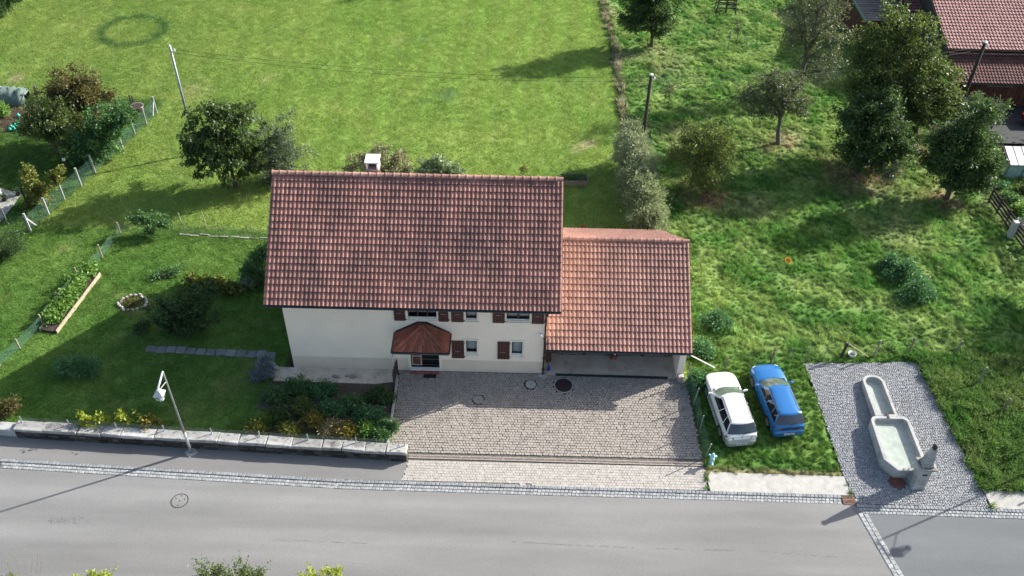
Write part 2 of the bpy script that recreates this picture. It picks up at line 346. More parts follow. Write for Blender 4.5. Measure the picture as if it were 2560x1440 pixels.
foliage('leaf_cherry', (0.034, 0.070, 0.022), (0.078, 0.132, 0.037), (0.171, 0.202, 0.054)); foliage('leaf_olive', (0.070, 0.109, 0.065), (0.132, 0.178, 0.109), (0.248, 0.295, 0.202), .25); foliage('leaf_brown', (0.070, 0.074, 0.028), (0.132, 0.124, 0.040), (0.232, 0.155, 0.054))
foliage('leaf_apple', (0.055, 0.094, 0.030), (0.115, 0.163, 0.048), (0.242, 0.260, 0.084)); foliage('leaf_fresh', (.085, .13, .03), (.17, .22, .06), (.30, .32, .12)); foliage('leaf_deep', (0.035, 0.077, 0.027), (0.070, 0.128, 0.043), (0.155, 0.204, 0.068)); foliage('leaf_green', (0.052, 0.126, 0.044), (0.102, 0.214, 0.074), (0.205, 0.317, 0.131)); foliage('leaf_yellow', (0.101, 0.128, 0.027), (0.176, 0.203, 0.047), (0.324, 0.297, 0.068))
foliage('leaf_silver', (.13, .175, .10), (.29, .34, .21), (.54, .57, .40), .3); foliage('leaf_pale', (0.115, 0.176, 0.095), (0.230, 0.311, 0.176), (0.513, 0.567, 0.378), .3); foliage('leaf_sparse', (0.070, 0.096, 0.050), (0.132, 0.163, 0.085), (0.232, 0.248, 0.139)); foliage('leaf_bright', (0.084, 0.180, 0.036), (0.156, 0.288, 0.060), (0.264, 0.384, 0.096), .4)
foliage('leaf_gold', (.13, .13, .03), (.25, .22, .05), (.38, .31, .08), .4); foliage('leaf_lavender', (0.109, 0.139, 0.155), (0.186, 0.232, 0.264), (0.295, 0.341, 0.403), .2); foliage('leaf_nettle', (0.046, 0.132, 0.054), (0.093, 0.217, 0.093), (0.186, 0.341, 0.155)); foliage('straw', (0.250, 0.200, 0.100), (0.360, 0.300, 0.170), (0.480, 0.420, 0.260), .3)
foliage('leaf_beige', (0.140, 0.147, 0.084), (0.266, 0.266, 0.154), (0.476, 0.462, 0.308), .3); foliage('leaf_lime', (0.200, 0.250, 0.030), (0.360, 0.420, 0.050), (0.520, 0.560, 0.100), .4)
# ---------------------------------------------------------------- regions of the ground
KUP = [(-60, 28.3), (-24.44, 26.72), (-16.14, 26.35), (-7.96, 25.98), (.6, 25.90), (8.37, 25.81), (16.31, 25.74)]
KLO = [(-60, 27.75), (-24.19, 26.17), (-15.98, 25.80), (-7.68, 25.44), (.6, 25.36), (8.31, 25.31), (15.95, 25.25)]
KUP2 = [(16.31, 25.28), (24.23, 25.18), (60, 24.7)]; KLO2 = [(16.35, 24.75), (24.01, 24.64), (60, 24.2)]
def kerb_y(x): return np.where(np.asarray(x) < 16.3, np.interp(x, [p[0] for p in KUP], [p[1] for p in KUP]), np.interp(x, [p[0] for p in KUP2], [p[1] for p in KUP2]))
pp = lambda *uv: [tuple(P(u, v)[:2]) for u, v in uv]
DRIVE = [(-5.86, 32.78), (9.25, 32.78), (9.55, 27.0), (9.5, 25.80), (-5.03, 25.95), (-4.86, 27.72), (-5.86, 27.78)]
PLAZA = pp((2010, 908), (2290, 905), (2455, 1222)) + [(22.62, 25.19), (16.31, 25.28), (16.31, 25.74)] + pp((2110, 1190))
SLAB = pp((1763, 1179), (2110, 1191)) + [(16.25, 25.75), (9.62, 25.80)]
SLAB2 = pp((2457, 1223), (2700, 1236)) + [(28., 25.14), (22.75, 25.2)]
HOUSE = (-11.38, 1.79, 32.78, 41.5); GARAGE = (1.79, 9.1, 32.70, 41.4)
FENCE_L = [(-26.22, 57.62), (-29.71, 43.61)]
BOUND = [(6.2, 100), (8.0, 71), (7.95, 55.7), (8.95, 43.0), (9.35, 33.)]           # meadow | orchard
BED = pp((640, 1062), (655, 975), (690, 940), (830, 945), (990, 947)) + [(-5.95, 28.2), (-12.5, 28.5)]     # vegetable garden
def bound_x(y): return np.interp(y, [p[1] for p in BOUND[::-1]], [p[0] for p in BOUND[::-1]])
def lfence_x(y): return np.interp(y, [43.61, 57.62], [-29.71, -26.22])
def region(x, y):
    """0 paved or built, 1 meadow, 2 garden lawn, 3 orchard, 4 parking grass, 5 right verge, 6 vegetable bed, 7 neighbour's garden"""
    r = np.where(x > bound_x(y), 3, 1)
    r = np.where((x < -5.8) & (y < 44.2) & (x > -60), 2, r); r = np.where((x < -5.8) & (y < 33), 2, r)
    r = np.where((x < lfence_x(y)) & (y > 43.0) & (y < 59.5), 7, r)
    r = np.where((y < 34.6) & (x > 9.3), 4, r); r = np.where((y < 34.8) & (x > 21.5), 5, r)
    r = np.where(in_poly(x, y, BED), 6, r)
    bad = (x > HOUSE[0]-.5) & (x < HOUSE[1]) & (y > HOUSE[2]-.55) & (y < HOUSE[3]) | (x > GARAGE[0]-.1) & (x < GARAGE[1]) & (y > 32) & (y < GARAGE[3])
    for q in (DRIVE, PLAZA, SLAB, SLAB2): bad |= in_poly(x, y, q)
    bad |= (y < wall_y(x)+.62) & (x < -4.8) | (y < kerb_y(x)+.02)
    bad |= (x > 32.6) & (y > 61) | (x > 30.5) & (x < 50) & (y > 55.5) & (y < 61.2)
    return np.where(bad, 0, r)
SOILSPOT = [(*P(1945, 362)[:2], 1.3), (*P(2140, 436)[:2], 2.4), (*P(2365, 497)[:2], 1.5), (*P(1765, 488)[:2], 1.8), (*P(1500, 369)[:2], .1), (*P(2285, 385)[:2], 1.4)]
def tint(x, y):
    """colour of what grows at a spot (linear albedo)"""
    n1 = vnoise(x, y, 3.1, 1); n2 = vnoise(x, y, .7, 5); n3 = vnoise(x, y, 9., 9, 2); n4 = vnoise(x, y, 1.5, 31, 4)
    A = lambda *c: np.array(c)[None, :]
    mixc = lambda a, b, t: a*(1-t[:, None]) + b*t[:, None]
    mow = (.5+.5*np.sin((x + .0035*(y-40)**2*np.sign(-8-x)*.35 + 1.3*n3)*2*math.pi/2.3))**2
    c = mixc(A(.096, .158, .028), A(.126, .180, .036), np.clip(n1*1.5-.3, 0, 1))
    c = mixc(c, A(.17, .19, .055), np.clip((n4-.6)*1.2, 0, .22)); c = mixc(c, A(.045, .115, .020), np.clip((.40-n4)*1.0, 0, .2))
    c = mixc(c, A(.10, .20, .03), mow*.2*sstep(52, 60, y)*sstep(-20, -8, x)); c = c*(1+.09*(mow-.4)*sstep(46, 54, y))[:, None]
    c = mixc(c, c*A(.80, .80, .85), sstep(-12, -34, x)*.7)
    ring = np.exp(-((np.hypot(x+32.2, y-70.5)-2.55)/.36)**2)*np.clip(.75+.6*vnoise(x, y, 1.1, 77), 0, 1); c = mixc(c, A(.016, .055, .013), ring*.85)
    for (u, v, rr, cc, st) in ((1115, 235, .75, (.03, .085, .03), .8), (1440, 205, .8, (.035, .09, .025), .6), (675, 197, .5, (.26, .24, .11), .8), (990, 98, .5, (.22, .21, .09), .6), (1465, 362, .35, (.25, .2, .13), .9), (1445, 372, .3, (.25, .2, .13), .9),
                           (1485, 352, .3, (.25, .2, .13), .7), (490, 225, 1.0, (.2, .19, .09), .5), (40, 195, .5, (.24, .2, .12), .8), (1050, 96, .6, (.05, .12, .035), .6), (1060, 250, .5, (.04, .1, .03), .5)):
        q = P(u, v); d = np.hypot(x-q[0], (y-q[1])*.8); c = mixc(c, A(*cc), st*np.exp(-(d/rr)**2)*np.clip(n2*2.2-.4, 0, 1))
    r = region(x, y)
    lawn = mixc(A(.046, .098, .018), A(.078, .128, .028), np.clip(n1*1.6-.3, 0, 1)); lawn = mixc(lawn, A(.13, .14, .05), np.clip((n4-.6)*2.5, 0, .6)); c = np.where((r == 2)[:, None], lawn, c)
    orch = mixc(A(.052, .118, .020), A(.112, .165, .042), np.clip(vnoise(x, y, 1.3, 41, 4)*2.8-.85, 0, 1)); orch = mixc(orch, A(.175, .185, .085), np.clip((vnoise(x, y, 4., 51, 4)-.57)*3.5, 0, .75)*sstep(38, 52, y)); orch = mixc(orch, A(.032, .09, .018), np.clip((.40-n4)*3, 0, .7))
    c = np.where((r == 3)[:, None], orch, c)
    for X, Y, rr in SOILSPOT: c = mixc(c, A(.15, .095, .06), (r == 3)*.85*np.exp(-(np.hypot(x-X, y-Y)/rr)**2)*np.clip(n2*2.4-.45, 0, 1))
    park = mixc(A(.045, .110, .020), A(.085, .140, .030), np.clip(n4*1.8-.4, 0, 1)); edge = np.clip(1.2-seg_dist(x, y, SLAB[:2])/.35, 0, 1)*((r == 4)); park = mixc(park, A(.2, .16, .09), edge*.8); c = np.where((r == 4)[:, None], park, c)
    ver = mixc(A(.045, .105, .020), A(.10, .14, .040), np.clip(n4*2.2-.7, 0, 1)); c = np.where((r == 5)[:, None], ver, c)
    soil = mixc(A(.045, .036, .028), A(.07, .055, .042), n2); c = np.where((r == 6)[:, None], soil, c)
    nb = mixc(A(.032, .080, .016), A(.062, .11, .022), n1); c = np.where((r == 7)[:, None], nb, c); c = np.where((r == 0)[:, None], soil, c)
    q = P(20, 290); c = mixc(c, A(.085, .062, .045), np.exp(-(np.hypot((x-q[0])*.7, y-q[1])/2.)**4))
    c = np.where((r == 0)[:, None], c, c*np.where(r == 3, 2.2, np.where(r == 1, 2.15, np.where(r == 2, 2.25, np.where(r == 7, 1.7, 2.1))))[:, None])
    c = np.where(((r == 1) | (r == 3))[:, None], c*A(1.10, 1.02, 1.2), c)
    dry = np.exp(-(seg_dist(x, y, BOUND[:3])/.22)**2)*np.clip(n2*1.3, 0, .8); c = mixc(c, A(.30, .26, .15), dry)
    return c
def terrain():
    xs = np.unique(np.concatenate([np.arange(-110, -48, 4.), np.arange(-48, 48.1, .3), np.arange(52, 112, 4.)]))
    ys = np.unique(np.concatenate([np.arange(24, 92, .3), np.arange(92, 190, 4.)]))
    X, Y = np.meshgrid(xs, ys); x, y = X.ravel(), Y.ravel(); r = region(x, y)
    z = gz(x, y) - .035
    z = z + np.where(r == 3, (vnoise(x, y, 1.15, 3, 3)-.5)*.34*sstep(33.5, 36, y) + (vnoise(x, y, .5, 8, 2)-.5)*.10, 0) + np.where((r == 1) | (r == 2) | (r == 7), (vnoise(x, y, .9, 4, 2)-.5)*.035, 0) + np.where(r == 5, (vnoise(x, y, .9, 4, 2)-.5)*.2, 0)
    q1, q2 = P(1875, 545), P(2000, 640); d = seg_dist(x, y, [tuple(q1[:2]), tuple(q2[:2])]); z = z - .16*np.exp(-(d/.22)**2)
    z = np.where(r == 0, z-.10, z); z = np.where((y < wall_y(x)+.35) & (x < -4.8) | (y < kerb_y(x)+.3), -.60, z)
    nx, ny = len(xs), len(ys); i = np.arange(nx*ny).reshape(ny, nx)
    Fq = np.stack([i[:-1, :-1], i[:-1, 1:], i[1:, 1:], i[1:, :-1]], -1).reshape(-1, 4)
    me = np_mesh('ground', np.stack([x, y, z], 1), Fq, 'turf', True)
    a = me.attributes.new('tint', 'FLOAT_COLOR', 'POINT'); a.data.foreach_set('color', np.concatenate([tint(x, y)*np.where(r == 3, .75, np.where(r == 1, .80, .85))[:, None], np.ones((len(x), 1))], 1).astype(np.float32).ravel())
    return tag(put('ground', me), kind='structure')
ground = terrain()
def ground_z(x, y):
    r = region(x, y); return gz(x, y)-.035 + np.where(r == 3, (vnoise(x, y, 1.15, 3, 3)-.5)*.34*sstep(33.5, 36, y) + (vnoise(x, y, .5, 8, 2)-.5)*.10, 0) + np.where(r == 5, (vnoise(x, y, .9, 4, 2)-.5)*.2, 0)
# ---------------------------------------------------------------- grass: tufts of blades on the ground
def tuft(name, n, rad, h, lean, width, seed, dirlean=0.):
    r = random.Random(seed); b = MB()
    for i in range(n):
        a = r.random()*6.283; q = rad*math.sqrt(r.random()); px, py = q*math.cos(a), q*math.sin(a)
        t = r.random()*6.283; L = h*(.55+.7*r.random()); le = lean*(.3+r.random())*L; dx, dy = math.cos(t)*le - dirlean*L, math.sin(t)*le
        s = r.random()*6.283; wx, wy = math.cos(s)*width/2, math.sin(s)*width/2
        b.add([(px-wx, py-wy, -.02), (px+wx, py+wy, -.02), (px+.45*dx+wx*.8, py+.45*dy+wy*.8, .62*L), (px+.45*dx-wx*.8, py+.45*dy-wy*.8, .62*L), (px+dx, py+dy, L)], [(0, 1, 2, 3), (3, 2, 4)])
    me = raw_mesh(name, b.v, b.f, 'grass_blade'); return bpy.data.objects.new(name, me)
def scatter(name, label, cat, pts, scl, tints, srcs, seed=0):
    n = len(pts); me = bpy.data.meshes.new(name); me.vertices.add(n); me.vertices.foreach_set('co', np.asarray(pts, np.float32).ravel())
    rot = np.zeros((n, 3), np.float32); rot[:, 2] = RNG.random(n)*6.283; rot[:, :2] = RNG.normal(0, .12, (n, 2))
    a = me.attributes.new('rot', 'FLOAT_VECTOR', 'POINT'); a.data.foreach_set('vector', rot.ravel())
    a = me.attributes.new('scl', 'FLOAT', 'POINT'); a.data.foreach_set('value', np.asarray(scl, np.float32))
    a = me.attributes.new('tint', 'FLOAT_COLOR', 'POINT'); a.data.foreach_set('color', np.concatenate([tints, np.ones((n, 1))], 1).astype(np.float32).ravel())
    o = put(name, me); ng = bpy.data.node_groups.new(name, 'GeometryNodeTree')
    ng.interface.new_socket('Geometry', in_out='INPUT', socket_type='NodeSocketGeometry'); ng.interface.new_socket('Geometry', in_out='OUTPUT', socket_type='NodeSocketGeometry')
    nd = ng.nodes.new; gi, go = nd('NodeGroupInput'), nd('NodeGroupOutput'); mp = nd('GeometryNodeMeshToPoints'); ip = nd('GeometryNodeInstanceOnPoints'); gj = nd('GeometryNodeGeometryToInstance')
    for s in srcs:
        oi = nd('GeometryNodeObjectInfo'); oi.inputs[0].default_value = s; ng.links.new(oi.outputs['Geometry'], gj.inputs[0])
    def attr(nm, ty): q = nd('GeometryNodeInputNamedAttribute'); q.data_type = ty; q.inputs[0].default_value = nm; return q.outputs[0]
    rv = nd('FunctionNodeRandomValue'); rv.data_type = 'INT'; rv.inputs[4].default_value = 0; rv.inputs[5].default_value = len(srcs)-1
    ng.links.new(gi.outputs[0], mp.inputs[0]); ng.links.new(mp.outputs[0], ip.inputs['Points']); ng.links.new(gj.outputs[0], ip.inputs['Instance']); ip.inputs['Pick Instance'].default_value = True
    ng.links.new(rv.outputs[2], ip.inputs['Instance Index']); ng.links.new(attr('rot', 'FLOAT_VECTOR'), ip.inputs['Rotation']); ng.links.new(attr('scl', 'FLOAT'), ip.inputs['Scale']); ng.links.new(ip.outputs[0], go.inputs[0])
    md = o.modifiers.new('scatter', 'NODES'); md.node_group = ng
    return tag(o, label, cat, kind='stuff')
def sample(n, x0, x1, y0, y1):
    x = RNG.uniform(x0, x1, n); y = RNG.uniform(y0, y1, n); d = np.stack([x, y, np.zeros(n)], 1)-np.array([0, 0, CAM_H]); z = d @ _F
    u = 1280+CAM_F*(d @ _R)/z; v = 720-CAM_F*(d @ _U)/z; ok = (u > -260) & (u < 2820) & (v > -180) & (v < 1500); return x[ok], y[ok]
def even(sp, x0, x1, y0, y1):
    xs, ys = np.meshgrid(np.arange(x0, x1, sp), np.arange(y0, y1, sp)); n = xs.size; x = xs.ravel()+RNG.uniform(-.5, .5, n)*sp; y = ys.ravel()+RNG.uniform(-.5, .5, n)*sp
    d = np.stack([x, y, np.zeros(n)], 1)-np.array([0, 0, CAM_H]); z = d @ _F; u = 1280+CAM_F*(d @ _R)/z; v = 720-CAM_F*(d @ _U)/z; ok = (z > 0) & (u > -260) & (u < 2820) & (v > -180) & (v < 1500); return x[ok], y[ok]
t_short = [tuft('short_tuft', 90, .46, .044, .5, .022, s) for s in (1, 2, 3)]
t_lawn = [tuft('lawn_tuft', 70, .36, .040, .5, .02, s) for s in (4, 5, 6)]
t_long = [tuft('long_tuft', 40, .17, .24, .75, .026, s, .35) for s in (7, 8, 9, 10)]
x, y = even(.30, -60, 14, 40, 86); r = region(x, y); m = (r == 1) | (r == 7); x, y = x[m], y[m]
scatter('meadow_grass', 'mown bright green meadow grass filling the field behind the house', 'grass', np.stack([x, y, ground_z(x, y)], 1), RNG.uniform(.85, 1.2, len(x)), tint(x, y)*RNG.uniform(.94, 1.08, (len(x), 1)), t_short)
x, y = even(.21, -34, -5, 27, 45); r = region(x, y); m = r == 2; x, y = x[m], y[m]
scatter('lawn_grass', 'short garden lawn grass beside the house, half in its shadow', 'grass', np.stack([x, y, ground_z(x, y)], 1), RNG.uniform(.8, 1.25, len(x)), tint(x, y)*RNG.uniform(.9, 1.12, (len(x), 1)), t_lawn)
x, y = sample(76000, 7, 60, 34, 86); r = region(x, y); m = (r == 3) & (vnoise(x, y, .8, 21, 3) > .22); x, y = x[m], y[m]
sc = .40+1.0*np.clip(vnoise(x, y, 1.0, 21, 3)-.25, 0, 1)*RNG.uniform(.7, 1.3, len(x))
scatter('orchard_grass', 'rough tussocky orchard grass with dry patches under the trees', 'grass', np.stack([x, y, ground_z(x, y)], 1), sc*np.where(RNG.random(len(x)) < .05, 1.6, 1.), tint(x, y)*RNG.uniform(.85, 1.6, (len(x), 1)), t_long)
x, y = sample(9000, 9.4, 34, 24, 35); r = region(x, y); m = (r == 4) | (r == 5); x, y = x[m], y[m]; r = r[m]
scatter('verge_grass', 'unmown green grass around the parked cars and beside the cobbled square', 'grass', np.stack([x, y, ground_z(x, y)], 1), np.where(r == 5, RNG.uniform(.7, 1.5, len(x)), RNG.uniform(.35, .75, len(x))), tint(x, y)*RNG.uniform(.75, 1.3, (len(x), 1)), t_long)
bx_, by_ = [], []
for _ in range(300):
    t = random.random(); yy = 55+t*31; bx_.append(float(bound_x(yy))+random.gauss(0, .13)); by_.append(yy)
x, y = np.array(bx_), np.array(by_)
scatter('fence_line_grass', 'pale dry grass standing along the meadow fence', 'grass', np.stack([x, y, ground_z(x, y)], 1), RNG.uniform(.8, 1.5, len(x)), np.where(RNG.random((len(x), 1)) < .5, np.array([[.14, .2, .06]]), np.array([[.48, .43, .28]]))*RNG.uniform(.6, 1.2, (len(x), 1)), t_long)
# ---------------------------------------------------------------- road, walks, paving
def sheet(name, poly, z, mat, kind='structure', parent=None, hz=None):
    b = MB(); n = len(poly); b.add([(p[0], p[1], (hz(p[0], p[1]) if hz else 0)+z) for p in poly], [tuple(range(n))]); o = build(name, b, mat, parent); tag(o, kind=kind if parent is None else None); return o
road = sheet('road', [(-90, 8), (16.9, 8), (17.9, 19.), (16.31, 24.78), (16.0, 25.27)] + KLO[::-1][1:] + [(-90, 29)], -.400, 'asphalt')
road2 = sheet('side_road', [(16.5, 8), (90, 8), (90, 24.2)] + [(24.01, 24.64), (16.35, 24.78)] + [(17.6, 19.)], -.404, 'asphalt_new')
b = MB(); b.prism([(-90, 30.0), (-60, 28.25)] + KUP[1:4] + [(-5.03, 25.97), (-4.87, 27.14), (-24.1, 28.06), (-90, 31.4)], -.55, -.37); tag(build('sidewalk', b, 'asphalt_walk'), kind='structure')
b = MB(); b.prism([(-90, 17.2), (90, 16.6), (90, 13), (-90, 13)], -.5, -.28); tag(build('far_sidewalk', b, 'asphalt_walk'), kind='structure')
drive = sheet('driveway', [(-5.86, 32.78), (9.3, 32.78), (9.55, 27.2), (-4.86, 27.2), (-4.86, 27.75), (-5.86, 27.78)], -.045, 'joint', hz=lambda x, y: float(-.37*(1-min(1, max(0, (y-27.2)/5.3)))))
apron = sheet('driveway_apron', [(9.55, 27.215), (9.5, 25.80), (-5.03, 25.95), (-4.87, 27.215)], -.40, 'joint_light')
def clip_y(poly, y0, y1):
    for s_, lim in ((1, y0), (-1, y1)):
        out = []
        for i in range(len(poly)):
            a, c = poly[i], poly[(i+1) % len(poly)]; ia, ic = s_*(a[1]-lim) >= 0, s_*(c[1]-lim) >= 0
            if ia: out.append(a)
            if ia != ic: t = (lim-a[1])/(c[1]-a[1]); out.append((a[0]+(c[0]-a[0])*t, lim))
        poly = out
    return poly
b = MB()
for lo_, hi_ in ((20, 27.2), (27.2, 32.5), (32.5, 40)):
    q = clip_y(PLAZA, lo_, hi_); b.add([(p[0], p[1], (-.37 if p[1] <= 27.2 else -.37*(1-min(1, (p[1]-27.2)/5.3)))-.03) for p in q], [tuple(range(len(q)))])
square = tag(build('cobbled_square', b, 'joint'), kind='structure')
def paved(name, parent, poly, pw, pd, base, mat, x0, x1, y0, y1, zoff, nmax, bond=.5, rot=0., skip=None, jit=.006, shift=None):
    locs, ms = [], []; rows = int((y1-y0)/pd)+1
    for j in range(rows):
        yy = y0 + (j+.5)*pd; off = (j % 2)*bond*pw + (0 if shift is None else shift(j)); ncol = int((x1-x0)/pw)+2
        for i in range(ncol):
            xx = x0 + (i-.5)*pw + off; cx_, cy_ = xx+random.gauss(0, jit), yy+random.gauss(0, jit)
            locs.append((cx_, cy_))
    L = np.array(locs); c_, s_ = math.cos(rot), math.sin(rot); mid = np.array([(x0+x1)/2, (y0+y1)/2]); L = (L-mid) @ np.array([[c_, s_], [-s_, c_]]) + mid
    ok = in_poly(L[:, 0], L[:, 1], poly)
    if skip is not None: ok &= ~skip(L[:, 0], L[:, 1])
    L = L[ok]; n = len(L); z = gz(L[:, 0], L[:, 1]) + zoff + RNG.normal(0, .003, n)
    sl = np.where((L[:, 1] > 27.2) & (L[:, 1] < 32.5), math.atan(.37/5.3), 0.); a = RNG.normal(0, .03, n) + rot; M = np.zeros((n, 3, 3)); k = RNG.uniform(.94, 1.04, n)
    ca, sa = np.cos(a), np.sin(a); cs, ss = np.cos(sl), np.sin(sl)
    M[:, 0, 0] = ca*k; M[:, 0, 1] = -sa*k; M[:, 1, 0] = sa*cs*k; M[:, 1, 1] = ca*cs*k; M[:, 2, 0] = sa*ss; M[:, 2, 1] = ca*ss; M[:, 2, 2] = 1
    pieces(base[0], parent, base[1], mat, np.column_stack([L, z]), M, nmax)
COVERS = [(*P(1409, 963)[:2], .50), (*P(1327, 961)[:2], .30), (*P(1196, 999)[:2], .28), ]
skipc = lambda x, y: (np.hypot(x-COVERS[0][0], y-COVERS[0][1]) < .54) | (np.hypot(x-COVERS[1][0], y-COVERS[1][1]) < .33) | (np.hypot(x-COVERS[2][0], y-COVERS[2][1]) < .32)
pv = [stone_block(.133, .136, .05, .011, .006, s) for s in range(5)]
paved('paver', drive, [(-5.84, 32.74), (9.22, 32.70), (9.5, 27.62), (-4.84, 27.65), (-4.84, 27.72), (-5.84, 27.75)], .146, .149, ('paver', pv), 'paver', -6, 9.6, 27.5, 32.9, -.05, 300, skip=skipc)
pl = [stone_block(.141, .144, .04, .005, .002, 20+s) for s in range(4)]
paved('paver', apron, [(9.5, 27.22), (9.46, 25.84), (-5.0, 25.98), (-4.84, 27.25)], .146, .149, ('paver', pl), 'paver_light', -5.2, 9.6, 25.7, 27.3, -.04, 300, jit=.003)
cb = [stone_block(.105, .085, .05, .016, .010, 40+s) for s in range(6)]
RED = P(2243, 1205)[:2]; DRN = G(2121, 1250, -.4)[:2]
paved('cobble', square, [(p[0], p[1]) for p in PLAZA], .118, .096, ('cobble', cb), 'cobble', 15.4, 22.8, 25., 34.6, -.045, 300, jit=.006, shift=lambda j: .03*math.sin(j*2.1), skip=lambda x, y: (np.hypot(x-RED[0], y-RED[1]) < .40) | (np.abs(x-DRN[0]) < .33) & (np.abs(y-DRN[1]) < .33))
# kerb of granite setts, three rows
def poly_at(pts, s):
    d = 0
    for (ax, ay), (bx, by) in zip(pts[:-1], pts[1:]):
        L = math.hypot(bx-ax, by-ay)
        if s <= d+L or (bx, by) == pts[-1]: t = (s-d)/L; return (ax+(bx-ax)*t, ay+(by-ay)*t, math.atan2(by-ay, bx-ax))
        d += L
kerb = sheet('kerb_strip', KUP[1:] + KLO[::-1][:-1], -.414, 'joint_sett'); kerb2 = sheet('kerb_strip', [(16.31, 25.28), (30, 25.1), (30, 24.56), (16.31, 24.75)], -.412, 'joint_sett')
se = [stone_block(.168, .148, .10, .014, .008, 60+s) for s in range(5)]; sk = [stone_block(.168, .165, .13, .016, .008, 70+s) for s in range(5)]
def sett_rows(parent, up, lo, nm):
    for row in range(3):
        t = (row+.5)/3; pts = [(a[0]*(1-t)+c[0]*t, a[1]*(1-t)+c[1]*t) for a, c in zip(up, lo)]; L = sum(math.dist(a, c) for a, c in zip(pts[:-1], pts[1:])); locs, M = [], []; s = .09+row*.06
        while s < L-.05:
            x_, y_, a = poly_at(pts, s); a += random.gauss(0, .02); s += .181
            if abs(x_-DRN[0]) < .36 and abs(y_-DRN[1]) < .33: continue
            locs.append((x_, y_+random.gauss(0, .006), -.485 if row else -.485+.008)); M.append([[math.cos(a), -math.sin(a), 0], [math.sin(a), math.cos(a), 0], [0, 0, 1]])
        pieces('sett', parent, se if row else sk, 'sett' if row else 'sett_kerb', locs, M, nm)
UPc = [(-24.44, 26.72), (-16.14, 26.35), (-7.96, 25.98), (.6, 25.90), (8.37, 25.81), (16.2, 25.74)]; LOc = [(-24.19, 26.17), (-15.98, 25.80), (-7.68, 25.44), (.6, 25.36), (8.31, 25.31), (16.0, 25.25)]
sett_rows(kerb, UPc, LOc, 100); sett_rows(kerb2, [(16.35, 25.26), (29, 25.12)], [(16.4, 24.76), (29, 24.6)], 50)
band = sheet('sett_band', [(16.0, 25.25), (16.31, 25.26), (16.80, 24.7), (18.12, 18.9), (17.6, 18.9), (16.30, 24.70)], -.398, 'joint_sett')
locs, M = [], []
for row in range(2):
    s = .05+row*.1
    A_, B_ = np.array([16.42, 24.72]), np.array([17.72, 19.0]); dv = (B_-A_)/np.linalg.norm(B_-A_); nr = np.array([-dv[1], dv[0]]); a = math.atan2(dv[1], dv[0])
    while s < 5.7:
        q = A_ + dv*s + nr*(.02+row*.225); locs.append((q[0]+random.gauss(0, .006), q[1], -.475)); aa = a+random.gauss(0, .03); M.append([[math.cos(aa)*1.35, -math.sin(aa)*1.35, 0], [math.sin(aa)*1.35, math.cos(aa)*1.35, 0], [0, 0, 1]]); s += .245
pieces('sett', band, se, 'sett', locs, M, 300)
b = MB(); b.prism(SLAB, -.5, -.366); tag(build('concrete_pavement', b, 'concrete', bevel=.01), kind='structure')
b = MB(); b.prism(SLAB2, -.5, -.366); tag(build('concrete_pavement', b, 'concrete', bevel=.01), kind='structure')
b = MB(); b.prism([(-12.2, 32.77), (-5.9, 32.77), (-5.9, 31.95), (-7.0, 31.75), (-12.3, 31.8)], -.2, .006); tag(build('house_apron', b, 'concrete_floor'), kind='structure')
# stepping slabs in the lawn
a_, b_ = P(365, 872), P(690, 888); path = bpy.data.objects.new('slab_path', None); COL.objects.link(path); path.location = Vector(a_); WL['slab_path'] = a_; tag(path, kind='structure')
locs, M = [], []; sp = [stone_block(.50, .46, .07, .02, .03, 90+s) for s in range(5)]; L = np.linalg.norm(b_-a_); nsl = int(L/.53)
for i in range(nsl):
    q = a_ + (b_-a_)*(i+.5)/nsl; locs.append((q[0], q[1]+random.gauss(0, .02), -.03)); a = random.gauss(-.03, .06); M.append([[math.cos(a), -math.sin(a), 0], [math.sin(a), math.cos(a), 0], [0, 0, 1]])
pieces('slab', path, sp, 'slab', locs, M)

# tar seams and patches in the old asphalt
for i, pts in enumerate((((1250, 1352), (1330, 1357), (1420, 1362), (1510, 1366), (1600, 1371)), ((1900, 1378), (1990, 1386), (2060, 1390), (2130, 1396)), ((640, 1348), (760, 1352), (850, 1356), (960, 1360)), ((1640, 1372), (1760, 1374), (1860, 1377)))):
    pw_ = []
    for (u0, v0), (u1, v1) in zip(pts[:-1], pts[1:]):
        for k_ in range(8): pw_.append(G(u0+(u1-u0)*k_/8, v0+(v1-v0)*k_/8, -.4))
    b = MB()
    for a, c in zip(pw_[:-1], pw_[1:]):
        if random.random() < .4: continue
        j = random.gauss(0, .012); wq = random.uniform(.006, .022); b.add([(a[0], a[1]-wq+j, -.3965), (c[0], c[1]-wq*.5, -.3965), (c[0], c[1]+wq*.5, -.3965), (a[0], a[1]+wq+j, -.3965)], [(0, 1, 2, 3)])
    o = build('tar_seam', b, 'asphalt_patch', road); o['kind'] = 'stuff'
b = MB()
for i in range(34):
    q = G(random.gauss(160, 24), random.gauss(1302, 4), -.4); r_ = random.uniform(.012, .045); n_ = 6; b.add([(q[0]+r_*1.8*math.cos(a_*6.283/n_)*random.uniform(.6, 1.2), q[1]+r_*math.sin(a_*6.283/n_)*random.uniform(.6, 1.2), -.3965-i*.00002) for a_ in range(n_)], [tuple(range(n_))])
o = build('tar_spots', b, 'asphalt_patch', road); o['kind'] = 'stuff'
